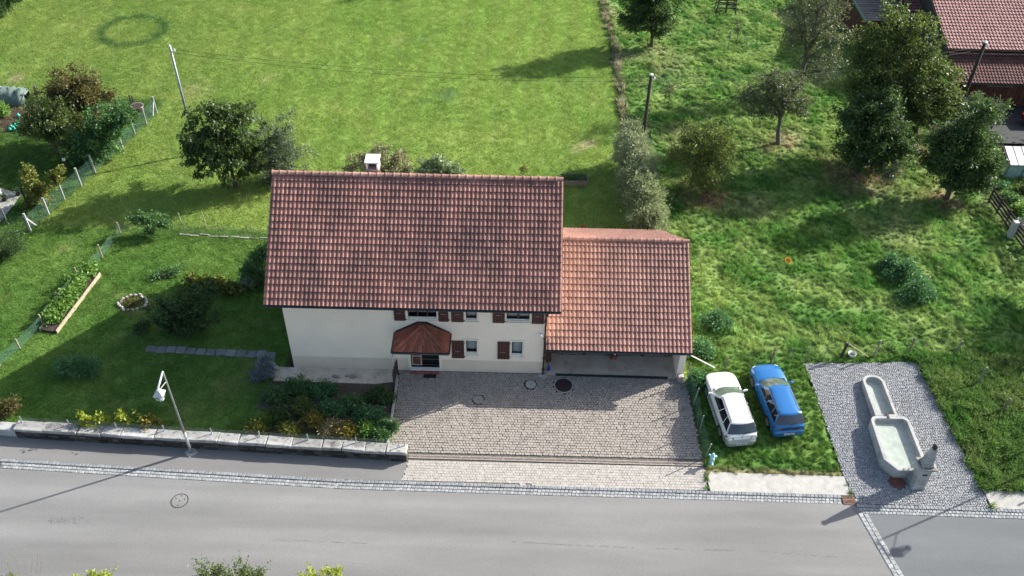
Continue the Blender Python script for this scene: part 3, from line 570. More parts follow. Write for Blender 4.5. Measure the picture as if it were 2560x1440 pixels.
# ---------------------------------------------------------------- tiles
def roof_tile(w, L, tail=.058):
    """one interlocking clay tile: x across, y up the slope, z out of the roof; a pan and a broad roll"""
    prof = [(0, .006), (.06, .0), (.40, .0), (.47, .018), (.56, .034), (.78, .037), (.91, .026), (.985, .006)]
    b = MB(); n = len(prof); V = []
    for yy, dz in ((0, tail), (L, .0)):
        V += [(p*w, yy, z+dz) for p, z in prof]
    V += [(p*w, .0, z+tail-.045) for p, z in prof]
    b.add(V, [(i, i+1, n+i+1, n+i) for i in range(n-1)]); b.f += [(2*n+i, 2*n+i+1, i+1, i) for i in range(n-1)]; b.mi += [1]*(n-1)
    return b
def tile_slope(parent, name, mat, A, B, up, cols, rows, nmax, overlap=.07, lift=.02, keep=None, w=None):
    """A->B along the eaves, up = vector from eaves to ridge"""
    A, B, up = map(lambda q: np.array(q, float), (A, B, up)); ex = (B-A); W = np.linalg.norm(ex); ex /= W; Lr = np.linalg.norm(up); ey = up/Lr; ez = np.cross(ex, ey)
    cw = W/cols; rl = Lr/rows; base = roof_tile(cw, rl+overlap); locs, M = [], []
    for r in range(rows):
        for c in range(cols):
            q = A + ex*cw*c + ey*rl*r + ez*(lift + random.gauss(0, .0025))
            if keep and not keep(q): continue
            a = random.gauss(0, .006); M.append(np.array([ex*math.cos(a)+ey*math.sin(a), ey*math.cos(a)-ex*math.sin(a), ez]).T); locs.append(q)
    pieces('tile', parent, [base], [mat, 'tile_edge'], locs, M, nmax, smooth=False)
def ridge_tiles(parent, A, B, n, r, mat, flat=1.):
    A, B = np.array(A, float), np.array(B, float); d = (B-A)/n; ex = d/np.linalg.norm(d); L = np.linalg.norm(d)
    b = MB(); m = 7; rings = []
    for xx, k in ((0, 1.08), (.05, 1.10), (.09, 1.0), (L*1.02, .90)):
        rings.append([(xx, k*r*math.cos(math.pi*i/(m-1))*flat, k*r*math.sin(math.pi*i/(m-1))-.03) for i in range(m)])
    V = [q for g in rings for q in g]; Fs = [(i*m+j, (i+1)*m+j, (i+1)*m+j+1, i*m+j+1) for i in range(3) for j in range(m-1)] + [tuple(range(m))[::-1]]
    b.add(V, Fs); ez = np.array([0, 0, 1.]); ez = ez-ex*(ez@ex); ez /= np.linalg.norm(ez); ey = np.cross(ez, ex); Mx = np.array([ex, ey, ez]).T
    pieces('ridge_tile', parent, [b], mat, [A+d*i for i in range(n)], [Mx]*n)
def pierced(b, x0, x1, z0, z1, y, holes, depth, mi=0):
    """front face (facing -y) of a wall with rectangular openings and their reveals"""
    xs = sorted({x0, x1, *[min(max(h[0], x0), x1) for h in holes], *[min(max(h[1], x0), x1) for h in holes]}); zs = sorted({z0, z1, *[min(max(h[2], z0), z1) for h in holes], *[min(max(h[3], z0), z1) for h in holes]})
    for i in range(len(xs)-1):
        for j in range(len(zs)-1):
            cx_, cz = (xs[i]+xs[i+1])/2, (zs[j]+zs[j+1])/2
            if any(h[0] < cx_ < h[1] and h[2] < cz < h[3] for h in holes): continue
            b.quad((xs[i], y, zs[j]), (xs[i+1], y, zs[j]), (xs[i+1], y, zs[j+1]), (xs[i], y, zs[j+1]), mi)
    for h in holes:
        a, c, lo, hi = max(h[0], x0), min(h[1], x1), max(h[2], z0), min(h[3], z1)
        if lo >= hi: continue
        b.quad((a, y, lo), (a, y+depth, lo), (a, y+depth, hi), (a, y, hi), mi); b.quad((c, y, hi), (c, y+depth, hi), (c, y+depth, lo), (c, y, lo), mi)
        if h[3] <= z1: b.quad((a, y, hi), (a, y+depth, hi), (c, y+depth, hi), (c, y, hi), mi)
        if h[2] >= z0: b.quad((a, y, lo), (c, y, lo), (c, y+depth, lo), (a, y+depth, lo), mi)
# ---------------------------------------------------------------- the house
HX0, HX1, HY0, HY1 = -11.38, 1.79, 32.78, 41.5; EY, EZ, RY, RZ = 32.10, 5.22, 37.14, 9.335; VX0, VX1 = -11.98, 2.406
SL = (RZ-EZ)/(RY-EY)
fz = lambda X, Y_: tuple(atY(960+X/5.818, 760+Y_/5.818, HY0)[[0, 2]])      # picture detail on the front wall -> (x, z)
house = empty('farmhouse', ((HX0+HX1)/2, HY0, 0), 'cream two storey house with red tiled roof and brown shutters facing the road', 'house')
fx = lambda X, v: fz(X, v)[0]
UZ0, UZ1 = 3.78, 4.93
W_ = {'a': (fx(345, 150), fx(765, 150), UZ0, UZ1), 'b': (fx(1190, 150), fx(1350, 150), UZ0-.02, UZ1), 'c': (fx(1785, 150), fx(2120, 150), UZ0, UZ1),
      'd': (fx(1195, 620), fx(1350, 620), fz(1270, 722)[1], fz(1270, 528)[1]), 'e': (fx(1860, 640), fx(2012, 640), fz(1930, 745)[1], fz(1930, 546)[1])}
DOOR = (fx(395, 880), fx(808, 880), .26, 2.32)
holes = list(W_.values()) + [DOOR]; PZ = .86
zroof = lambda y: EZ + SL*(y-EY) - .16
b = MB(); pierced(b, HX0, HX1, PZ, zroof(HY0), HY0, holes, .17)
ym = RY; b.add([(HX0, HY0, PZ), (HX0, HY1, 0), (HX0, HY1, zroof(2*RY-HY1)), (HX0, ym, zroof(RY)), (HX0, HY0, zroof(HY0))], [(0, 4, 3, 2, 1)])
b.add([(HX1, HY0, PZ), (HX1, HY1, 0), (HX1, HY1, zroof(2*RY-HY1)), (HX1, ym, zroof(RY)), (HX1, HY0, zroof(HY0))], [(0, 1, 2, 3, 4)]); b.quad((HX1, HY1, 0), (HX0, HY1, 0), (HX0, HY1, zroof(2*RY-HY1)), (HX1, HY1, zroof(2*RY-HY1)))
build('wall', b, 'render_wall', house)
b = MB(); pierced(b, HX0-.003, HX1+.003, -.06, PZ, HY0-.003, [DOOR], .17); b.quad((HX0-.003, HY1, -.06), (HX0-.003, HY0-.003, -.06), (HX0-.003, HY0-.003, PZ), (HX0-.003, HY1, PZ)); b.quad((HX1+.003, HY0-.003, -.06), (HX1+.003, HY1, -.06), (HX1+.003, HY1, PZ), (HX1+.003, HY0-.003, PZ))
b.quad((HX0-.003, HY0-.003, PZ), (HX1+.003, HY0-.003, PZ), (HX1, HY0+.01, PZ), (HX0, HY0+.01, PZ)); build('plinth', b, 'render_plinth', house)
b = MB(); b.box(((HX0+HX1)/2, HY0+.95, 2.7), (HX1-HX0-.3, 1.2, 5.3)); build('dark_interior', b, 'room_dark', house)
def window(key, casements, curtain, mull=()):
    x0, x1, z0, z1 = W_[key]; y = HY0
    wn = put('window', raw_mesh('window', [], [], 'trim'), house, ((x0+x1)/2, y, z0)); b = MB(); t = .11      # surround
    b.box(((x0-t/2), y-.012, (z0+z1)/2), (t, .05, z1-z0+.02)); b.box(((x1+t/2), y-.012, (z0+z1)/2), (t, .05, z1-z0+.02)); b.box(((x0+x1)/2, y-.012, z1+t/2+.01), (x1-x0+2*t, .05, t))
    bpy.data.objects.remove(wn); WL.pop('window', None)
    wn = build('window', b, 'trim', house)
    b = MB(); b.add([(x0-t, y-.07, z0-.12), (x1+t, y-.07, z0-.12), (x1+t, y-.07, z0-.06), (x0-t, y-.07, z0-.06), (x0-t, y+.14, z0-.12), (x1+t, y+.14, z0-.12), (x1+t, y+.14, z0+.01), (x0-t, y+.14, z0+.01)], [(0, 1, 2, 3), (3, 2, 6, 7), (0, 4, 5, 1), (1, 5, 6, 2), (0, 3, 7, 4)]); build('sill', b, 'trim', wn)
    b = MB(); f = .05; yy = y+.13
    b.box((x0+f/2, yy, (z0+z1)/2), (f, .06, z1-z0)); b.box((x1-f/2, yy, (z0+z1)/2), (f, .06, z1-z0)); b.box(((x0+x1)/2, yy, z1-f/2), (x1-x0-2*f, .056, f)); b.box(((x0+x1)/2, yy, z0+f/2+.02), (x1-x0-2*f, .056, f))
    for q in mull: b.box((x0+(x1-x0)*q, yy-.004, (z0+z1)/2), (.085, .06, z1-z0-2*f))
    build('frame', b, 'window_frame', wn)
    b = MB(); b.box(((x0+x1)/2, yy-.05, z0+.035), (x1-x0-.02, .05, .05)); build('drip_rail', b, 'white_paint', wn)
    ed = [0, *mull, 1]
    for i in range(len(ed)-1):
        a, c = x0+(x1-x0)*ed[i]+.045, x0+(x1-x0)*ed[i+1]-.045; b = MB(); b.quad((a, yy+.01, z0+.06), (c, yy+.01, z0+.06), (c, yy+.01, z1-.05), (a, yy+.01, z1-.05)); build('pane', b, 'window_glass', wn)
        if curtain:
            b = MB(); n = 22; top = z1-.04
            for j in range(n):
                u0, u1 = j/n, (j+1)/n; w0, w1 = (.02*math.sin(u*30) for u in (u0, u1)); bot = z0+.07 + (.16+.07*abs(math.sin(u0*9.4)) if curtain == 'scallop' else .10 if curtain == 'short' else 0.)
                b.quad((a+(c-a)*u0, yy+.09+w0, bot), (a+(c-a)*u1, yy+.09+w1, bot), (a+(c-a)*u1, yy+.09+w1, top), (a+(c-a)*u0, yy+.09+w0, top))
            build('curtain', b, 'curtain', wn)
window('a', 3, 'scallop', (.333, .667)); window('b', 1, 'short'); window('c', 2, 'short', (.5,)); window('d', 1, 'short'); window('e', 1, 'full')
def shutter(x0, x1, z0, z1):
    b = MB(); n = 4; w_ = (x1-x0)/n
    for i in range(n): b.box((x0+w_*(i+.5), HY0-.045, (z0+z1)/2), (w_-.006, .028, z1-z0))
    s_ = build('shutter', b, 'shutter', house)
    for zz in (z0+.16, z1-.16): b = MB(); b.box(((x0+x1)/2, HY0-.064, zz), (x1-x0-.04, .012, .09)); build('ledge', b, 'shutter', s_)
    b = MB(); b.box(((x0+x1)/2-.02, HY0-.068, z0+(z1-z0)*.40), (.24, .014, .018)); build('latch', b, 'galvanised', s_)
    for zz in (z0+.12, z1-.12): b = MB(); b.box((x1+.03, HY0-.05, zz), (.07, .05, .025)); build('hinge', b, 'iron', s_)
for X0, X1, v in ((145, 308, 160), (790, 938, 180)): shutter(fx(X0, v), fx(X1, v), UZ0-.13, UZ1+.04)
for X0, X1, v in ((978, 1158, 180), (1580, 1757, 200), (2150, 2328, 215)): shutter(fx(X0, v), fx(X1, v), UZ0-.13, UZ1+.04)
shutter(fx(985, 650), fx(1165, 650), fz(1075, 778)[1], fz(1075, 530)[1]); shutter(fx(1650, 665), fx(1826, 665), fz(1735, 793)[1], fz(1735, 543)[1])
# door: open leaf on the left, dark hall on the right
x0, x1, z0, z1 = DOOR; b = MB(); t = .13
b.box((x0-t/2, HY0-.02, (z0+z1)/2-.13), (t, .07, z1-z0+.26)); b.box((x1+t/2, HY0-.02, (z0+z1)/2-.13), (t, .07, z1-z0+.26)); b.box(((x0+x1)/2, HY0-.02, z1+t/2), (x1-x0+2*t, .07, t)); door = build('door_frame', b, 'trim', house)
xm = fx(552, 850); b = MB(); b.box(((x0+xm)/2+.02, HY0+.10, (z0+z1)/2+.02), (xm-x0-.05, .05, z1-z0-.04)); leaf = build('door_leaf', b, 'door_wood', house)
b = MB()
for zz, hh in ((z0+.42, .52), (z0+1.05, .5)):
    for k, dd in ((1., .015), (.6, .03)): b.box(((x0+xm)/2+.02, HY0+.075-dd, zz), ((xm-x0-.2)*k, .03, hh*k))
build('door_panel', b, 'brown_wood', leaf); b = MB(); b.box((xm-.09, HY0+.05, z0+.95), (.03, .06, .16)); build('door_handle', b, 'iron', leaf)
b = MB(); b.box(((x0+x1)/2, HY0-.03, z0-.025), (x1-x0+.02, .36, .05)); build('threshold', b, 'white_paint', house)
st = put('door_step', raw_mesh('door_step', *(lambda m: (m.v, m.f))(MB().box((0, 0, .06), (x1-x0-.02, .30, .20))), 'rust'), house, ((x0+x1)/2, HY0-.12, 0))
for i in range(12):
    b = MB(); wq = (x1-x0-.02)/12; b.box((x0+.01+wq*(i+.5), HY0-.17, .165), (wq-.008, .28, .03)); b.box((x0+.01+wq*(i+.5), HY0-.288, .09), (wq-.008, .03, .12)); build('brick', b, 'brick_red', st)
# roof
b = MB(); th = .14
def slab_roof(b, x0, x1, ey, ez, ry, rz, th): 
    b.add([(x0, ey, ez-th), (x1, ey, ez-th), (x1, ry, rz-th), (x0, ry, rz-th), (x0, ey, ez), (x1, ey, ez), (x1, ry, rz), (x0, ry, rz)], [(3, 2, 1, 0), (4, 5, 6, 7), (0, 1, 5, 4), (1, 2, 6, 5), (2, 3, 7, 6), (3, 0, 4, 7)])
slab_roof(b, VX0, VX1, EY, EZ-.03, RY, RZ-.03, th); slab_roof(b, VX1, VX0, 2*RY-EY, EZ-.03, RY, RZ-.03, th); roof = build('roof', b, 'eaves_wood', house)
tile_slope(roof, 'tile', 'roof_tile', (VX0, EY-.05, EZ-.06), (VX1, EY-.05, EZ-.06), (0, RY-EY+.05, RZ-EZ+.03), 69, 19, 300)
NROOF = (0, RY-EY, RZ-EZ)
b = MB(); rp = roof_tile(.417, .42); locs, M = [], []
ey_ = np.array([0, -(RY-EY), RZ-EZ]); ey_ /= np.linalg.norm(ey_); ex_ = np.array([-1., 0, 0]); ez_ = np.cross(ex_, ey_)
for r in range(16):
    for c in range(34): locs.append(np.array([VX1, 2*RY-EY, EZ-.03]) + ex_*.423*c + ey_*.406*r + ez_*.02); M.append(np.array([ex_, ey_, ez_]).T)
pieces('rear_tile', roof, [rp], 'roof_tile', locs, M, 0)
ridge_tiles(roof, (VX0-.02, RY, RZ+.03), (VX1, RY, RZ+.03), 36, .15, 'garage_tile')
b = MB()      # verge boards
for x_ in (VX0-.012, VX1+.012):
    for s_ in (-1, 1): b.bar((x_, RY+s_*(RY-EY), EZ-.12), (x_, RY, RZ-.12), .03, .2)
build('verge_board', b, 'eaves_wood', roof)
def gutter(name, parent, a, c, r=.075):
    b = MB(); n = 7; rings = []
    for p in (a, c):
        o_ = [(p[0], p[1]+r*math.cos(math.pi+math.pi*i/(n-1)), p[2]+r*math.sin(math.pi+math.pi*i/(n-1))) for i in range(n)]; i_ = [(p[0], p[1]+(r-.008)*math.cos(math.pi+math.pi*i/(n-1)), p[2]+(r-.008)*math.sin(math.pi+math.pi*i/(n-1))) for i in range(n)][::-1]; rings.append(o_+i_)
    b.loft(rings); return build(name, b, 'gutter', parent)
gutter('gutter', house, (VX0-.02, EY-.12, EZ-.06), (VX1+.02, EY-.12, EZ-.06))
b = MB(); b.tube([(HX1-.03, EY-.12, EZ-.13), (HX1-.03, EY-.1, EZ-.3), (HX1-.06, HY0-.12, EZ-.75), (HX1-.06, HY0-.12, .0)], .05, 8); dp = build('downpipe', b, 'downpipe', house, smooth=True)
b = MB()
for zz in (.35, 1.2, 2.6, 3.9): b.box((HX1-.06, HY0-.07, zz), (.14, .14, .04))
build('pipe_clip', b, 'iron', dp); b = MB(); b.lathe((HX1-.06, HY0-.14, -.02), [(.26, 0), (.26, .05), (.1, .07)], 14); build('pipe_base', b, 'concrete', dp)
b = MB(); q = fz(2240, 437); b.box((q[0], HY0-.05, q[1]), (.16, .1, .14)); b.tube([(q[0]+.05, HY0-.08, q[1]), (q[0]+.2, HY0-.12, q[1]+.02)], [.06, .07], 8); build('wall_lamp', b, 'white_plastic', house)
# chimney behind the ridge
cx0, cx1, cyy = -7.42, -6.83, 38.05; b = MB(); b.box(((cx0+cx1)/2, cyy, 8.6), (cx1-cx0, .62, 1.1)); ch = build('chimney', b, 'brick_red', roof)
b = MB()
for z_ in (8.72, 8.85, 8.98, 9.11): b.box(((cx0+cx1)/2, cyy, z_), (cx1-cx0+.03, .65, .075))
build('course', b, 'brown_wood', ch); b = MB(); b.box(((cx0+cx1)/2, cyy, 9.22), (cx1-cx0+.06, .68, .12)); build('collar', b, 'concrete', ch)
b = MB()
for x_ in (cx0+.04, cx1-.04): b.box((x_, cyy, 9.47), (.08, .64, .36))
build('vent_wall', b, 'white_paint', ch); b = MB(); b.box(((cx0+cx1)/2, cyy, 9.69), (cx1-cx0+.12, .78, .08)); build('chimney_cap', b, 'white_paint', ch, bevel=.01)
b = MB(); b.box(((cx0+cx1)/2, cyy+.1, 9.45), (cx1-cx0-.17, .2, .3)); build('flue', b, 'room_dark', ch)
# canopy over the door: three tiled slopes against the wall
K0, K1, KF, KZ, KT = -5.84, -3.10, 31.38, 2.79, 3.52; km = (K0+K1)/2; pk = np.array([km, HY0+.0, KT]); hipf = np.array([km, HY0-.28, KT])
b = MB(); b.add([(K0, KF, KZ), (K1, KF, KZ), (K1, HY0-.01, KZ), (K0, HY0-.01, KZ), (km-.16, HY0-.01, KT), (km+.16, HY0-.01, KT), (km, HY0-.22, KT)], [(0, 1, 6), (1, 2, 5, 6), (3, 0, 6, 4), (4, 6, 5), (0, 3, 2, 1), (2, 3, 4, 5)])
can = build('door_canopy', b, 'eaves_wood', house)
def hip_tiles(A, B, apex, rows, cw, nrm_up=.02):
    A, B, apex = map(np.array, (A, B, apex)); A, B, apex = A.astype(float), B.astype(float), apex.astype(float); ex = (B-A); W = np.linalg.norm(ex); ex /= W; t = (apex-A)@ex; foot = A+ex*t; ey = apex-foot; L = np.linalg.norm(ey); ey /= L; ez = np.cross(ex, ey)
    rl = L/rows
    for r in range(rows):
        f0, f1 = r/rows, min(1, (r+1.12)/rows); a0, b0 = t*f0, W-(W-t)*f0; a1, b1 = t*f1, W-(W-t)*f1; n = max(1, int((b0-a0)/cw))
        for i in range(n):
            u0, u1 = i/n, (i+1)/n-.01; m_ = MB(); z0_ = nrm_up+.03; V = []
            for (aa, bb, ff, zz) in ((a0, b0, f0, z0_), (a1, b1, f1, nrm_up+.005)):
                for u_, h in ((u0, 0), (u0+(u1-u0)*.4, 0), (u0+(u1-u0)*.6, .028), (u0+(u1-u0)*.9, .028), (u1, 0)): V.append(A + ex*(aa+(bb-aa)*u_) + ey*(L*ff) + ez*(zz+h))
            V += [q-ez*.03 for q in V[:5]]
            m_.add(V, [(j, j+1, 6+j, 5+j) for j in range(4)] + [(10+j, 11+j, 1+j, j) for j in range(4)]); build('tile', m_, 'canopy_tile', can)
hip_tiles((K0, KF, KZ), (K1, KF, KZ), (km, HY0-.22, KT), 4, .24); hip_tiles((K1, KF, KZ), (K1, HY0-.01, KZ), (km+.1, HY0-.12, KT), 4, .3); hip_tiles((K0, HY0-.01, KZ), (K0, KF, KZ), (km-.1, HY0-.12, KT), 4, .3)
ridge_tiles(can, (K0+.04, KF+.04, KZ+.05), (km-.04, HY0-.26, KT+.05), 5, .10, 'canopy_tile'); ridge_tiles(can, (K1-.04, KF+.04, KZ+.05), (km+.04, HY0-.26, KT+.05), 5, .10, 'canopy_tile')
b = MB()
for a, c in (((K0-.05, KF-.04, KZ-.03), (K1+.05, KF-.04, KZ-.03)), ((K0-.06, KF-.02, KZ-.03), (K0-.06, HY0-.02, KZ-.03)), ((K1+.06, KF-.02, KZ-.03), (K1+.06, HY0-.02, KZ-.03))): b.bar(a, c, .09, .09)
for s_ in (-1, 1): b.bar((km+s_*(km-K0), HY0-.03, KZ+.07), (km+s_*.16, HY0-.03, KT+.08), .05, .07)
b.bar((km-.18, HY0-.03, KT+.08), (km+.18, HY0-.03, KT+.08), .05, .07)
build('canopy_gutter', b, 'gutter', can); b = MB(); b.tube([(K0-.03, KF-.02, KZ-.07), (K0-.03, KF+.0, KZ-.35), (K0-.06, KF-.1, KZ-.6)], .03, 6); build('rain_spout', b, 'galvanised', can)
# ---------------------------------------------------------------- the garage wing
GX0, GX1, GFY, GEZ, GRY, GRZ = 1.83, 9.22, 32.40, 2.25, 37.35, 5.44; GS = (GRZ-GEZ)/(GRY-GFY); BY, BX1 = 41.8, 8.66
garage = empty('garage', ((GX0+GX1)/2, 32.7, 0), 'low garage wing with red tiled roof and open concrete forecourt, right of the house', 'garage')
zr = lambda y: GEZ+GS*(y-GFY)-.14
b = MB(); b.add([(8.74, 32.70, -.05), (9.08, 32.70, -.05), (9.08, 32.70, zr(32.7)), (8.74, 32.70, zr(32.7))], [(0, 1, 2, 3)]); b.add([(8.74, 34.2, 0), (8.74, 32.70, -.05), (8.74, 32.70, zr(32.7)), (8.74, 34.2, zr(34.2))], [(0, 1, 2, 3)])
b.add([(9.08, 32.70, -.05), (9.0, BY-.4, 0), (9.0, BY-.4, zr(2*GRY-BY+.4)), (9.05, GRY, zr(GRY)), (9.08, 32.7, zr(32.7))], [(0, 1, 2, 3, 4)]); b.quad((9.0, BY-.4, 0), (1.8, BY-.4, 0), (1.8, BY-.4, zr(2*GRY-BY+.4)), (9.0, BY-.4, zr(2*GRY-BY+.4))); build('wall', b, 'render_wall', garage)
b = MB(); b.box(((1.8+8.74)/2, 34.33, 1.6), (8.74-1.8, .16, 3.3)); build('back_wall', b, 'brown_wood', garage)
for x0, x1 in ((2.75, 5.15), (5.85, 8.35)):
    dr = put('garage_door', raw_mesh('garage_door', *(lambda m: (m.v, m.f))(MB().box((0, -.03, 1.05), (x1-x0, .06, 2.1))), 'brown_wood'), garage, ((x0+x1)/2, 34.22, .02))
    n = 14
    for i in range(n):
        b = MB(); b.box((x0+(x1-x0)*(i+.5)/n, 34.165, 1.07), ((x1-x0)/n-.012, .03, 2.06)); build('board', b, 'shutter', dr)
    b = MB()
    for xx in (x0-.06, x1+.06): b.box((xx, 34.15, 1.05), (.09, .09, 2.1))
    build('door_post', b, 'grey_wood', dr); b = MB()
    for xx, s_ in ((x0+.02, 1), (x1-.02, -1)): b.box((xx+s_*.55, 34.14, .12), (1.1, .02, .05)); b.box((xx+s_*.06, 34.14, .3), (.05, .02, .4))
    build('strap_hinge', b, 'galvanised', dr)
b = MB(); b.prism([(1.80, 32.66), (8.78, 32.60), (8.74, 34.25), (1.80, 34.25)], -.2, .008); build('floor', b, 'concrete_floor', garage)
b = MB(); b.bar((2.4, 32.67, .02), (8.3, 32.63, .02), .13, .05); build('threshold_strip', b, 'gutter', garage)
b = MB()
slab_roof(b, GX0-.02, GX1, GFY, GEZ-.03, GRY, GRZ-.03, .12)
b.add([(GX0, GRY, GRZ-.15), (GX1, GRY, GRZ-.15), (BX1, BY, GRZ-GS*(BY-GRY)-.15), (GX0, BY, GRZ-GS*(BY-GRY)-.15), (GX0, GRY, GRZ-.03), (GX1, GRY, GRZ-.03), (BX1, BY, GRZ-GS*(BY-GRY)-.03), (GX0, BY, GRZ-GS*(BY-GRY)-.03)], [(3, 2, 1, 0), (4, 5, 6, 7), (1, 2, 6, 5), (2, 3, 7, 6)])
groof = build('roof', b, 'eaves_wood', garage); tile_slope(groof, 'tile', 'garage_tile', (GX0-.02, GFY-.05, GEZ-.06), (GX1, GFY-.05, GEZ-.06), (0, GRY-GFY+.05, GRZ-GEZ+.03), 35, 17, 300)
locs, M = [], []; ey_ = np.array([0, -1., GS]); ey_ /= np.linalg.norm(ey_); ez_ = np.cross(ex_, ey_); cw = .2115; nr = 16; rl = math.hypot(BY-GRY, GS*(BY-GRY))/nr; rt = roof_tile(cw, rl+.07)
for r in range(nr):
    xr = BX1 + (GX1-BX1)*r/nr
    for c in range(36):
        q = np.array([xr, BY, GRZ-GS*(BY-GRY)]) + ex_*cw*c + ey_*rl*r + ez_*.01
        if q[0] < 1.9: continue
        locs.append(q); M.append(np.array([ex_, ey_, ez_]).T)
pieces('rear_tile', groof, [rt], 'garage_tile', locs, M, 0)
ridge_tiles(groof, (GX0, GRY, GRZ+.03), (GX1+.02, GRY, GRZ+.03), 20, .14, 'garage_tile')
gutter('gutter', garage, (GX0-.1, GFY-.12, GEZ-.05), (GX1+.05, GFY-.12, GEZ-.05), .07); b = MB(); b.tube([(GX0-.05, GFY-.12, GEZ-.12), (GX0-.06, HY0-.13, GEZ-.35)], .04, 8); build('gutter_outlet', b, 'gutter', garage)
b = MB(); b.bar((GX1+.015, GFY, GEZ-.1), (GX1+.015, GRY, GRZ-.1), .03, .18); b.bar((GX1+.015, GRY, GRZ-.1), (BX1+.015, BY, GRZ-GS*(BY-GRY)-.1), .03, .18); build('verge_board', b, 'brown_wood', groof)
# small things in the forecourt
q = P(1533, 893); t = empty('wooden_crate', (q[0], 34.0, .01), 'small reddish crate with a pale jar on the garage floor', 'crate'); b = MB()
for dx in (-.13, .13): b.box((q[0]+dx, 33.98, .16), (.02, .26, .26))
for dy in (-.12, .12): b.box((q[0], 33.98+dy, .14), (.28, .02, .22))
b.box((q[0], 33.98, .04), (.26, .24, .03)); b.box((q[0], 33.98, .255), (.30, .28, .02)); build('crate_box', b, 'brick_red', t)
b = MB(); b.lathe((q[0]+.05, 33.98, .267), [(.05, 0), (.06, .05), (.055, .13), (.035, .15), (.035, .18)], 10); tag(build('jar', b, 'curtain', None, smooth=True), 'pale jar standing on the small crate in the garage', 'jar')
t = empty('kayak_paddle', (2.05, 33.1, .01), 'blue bladed paddle leaning on the house corner beside the garage', 'paddle'); b = MB(); b.tube([(2.02, 33.0, .35), (1.98, 33.3, 1.75)], .02, 6); build('shaft', b, 'brown_wood', t); b = MB(); b.box((2.03, 32.96, .2), (.2, .03, .42), taper=.6); build('blade', b, 'blue_plastic', t, bevel=.01)
t = empty('plank_bundle', (2.2, 33.4, .01), 'brown boards leaning in the corner between house and garage', 'boards'); 
for i in range(3): b = MB(); b.bar((2.0+.08*i, 33.55+.05*i, .012), (1.9+.05*i, 33.75, 1.9-.2*i), .12, .03); build('board', b, 'brown_wood', t)
b = MB(); b.prism([(8.78, 32.68), (9.1, 32.68), (9.1, 32.42), (8.8, 32.42)], -.08, .30); tag(build('stone_block', b, 'fieldstone', bevel=.04), 'weathered stone block at the foot of the garage pillar', 'stone')
b = MB(); qa, qb = P(1060, 945), P(1090, 931); b.box((P(1075, 938)[0], P(1075, 938)[1], P(1075, 938)[2]+.018), (.66, .40, .02)); tag(build('doormat', b, 'black_rubber', bevel=.005), 'black rubber doormat on the paving below the house door', 'doormat')
# ---------------------------------------------------------------- garden wall along the street
wa, wb = np.array([-24.1, wall_y(-24.1), -.42]), np.array([-4.86, wall_y(-4.86), -.42]); WT = .30; wth = .50; wd = (wb-wa)/np.linalg.norm(wb-wa); wn = np.array([-wd[1], wd[0], 0]); WLEN = np.linalg.norm(wb-wa)
gw = empty('garden_wall', (wa+wb)/2, 'old stone retaining wall with pale capstones along the pavement', 'wall')
b = MB(); b.prism([tuple((wa+wn*.03)[:2]), tuple((wb+wn*.03-wd*.02)[:2]), tuple((wb+wn*(wth-.04)-wd*.02)[:2]), tuple((wa+wn*(wth-.04))[:2])], -.6, WT-.16); build('core', b, 'rubble', gw)
s = 0.; i = 0
while s < WLEN-.2:
    L = min(random.uniform(.95, 1.7), WLEN-s); 
    if WLEN-s-L < .5: L = WLEN-s
    b = stone_block(L-.03, wth+.07, .17, .03, .028, 200+i); V = np.array(b.v); q = wa + wd*(s+L/2) + wn*(wth/2-.01)
    b.v = [tuple(q*np.array([1, 1, 0]) + wd*v[0] + wn*v[1] + np.array([0, 0, WT-.16+v[2]+.008*math.sin(i*2.3)])) for v in V]; build('capstone', b, 'capstone', gw); s += L; i += 1
for row, (z0, hh) in enumerate(((-.43, .2), (-.22, .18), (-.03, .165))):
    s = random.uniform(-.2, 0); 
    while s < WLEN-.05:
        L = random.uniform(.28, .62); a, c = max(0, s), min(WLEN-.01, s+L)
        if c-a > .12:
            b = stone_block(c-a-.02, hh-.02, .09, .025, .012, 300+i); q = wa + wd*((a+c)/2) + wn*(.055 + random.uniform(-.012, .012))
            b.v = [tuple(q*np.array([1, 1, 0]) + wd*v[0] + np.array([0, 0, z0+hh/2+v[1]]) - wn*v[2]) for v in b.v]; build('stone', b, 'rubble', gw); i += 1
        s += L
b = MB(); q = P(0, 1085); b.prism([(-24.14, wall_y(-24.14)+.0), (-24.14, wall_y(-24.14)+.5), (-29., 29.0), (-29., 28.5)], -.55, [.12, .12, .02, .02]); tag(build('concrete_wall', b, 'concrete_post', bevel=.02), 'smooth grey concrete wall continuing left of the old stone wall', 'wall')
# divider between drive and garden
b = MB(); b.prism([(-5.93, 32.2), (-5.83, 32.2), (-5.83, 27.75), (-5.93, 27.75)], -.5, .10); tag(build('edging_wall', b, 'concrete_post', bevel=.01), 'thin concrete edging between the vegetable garden and the paved drive', 'wall')
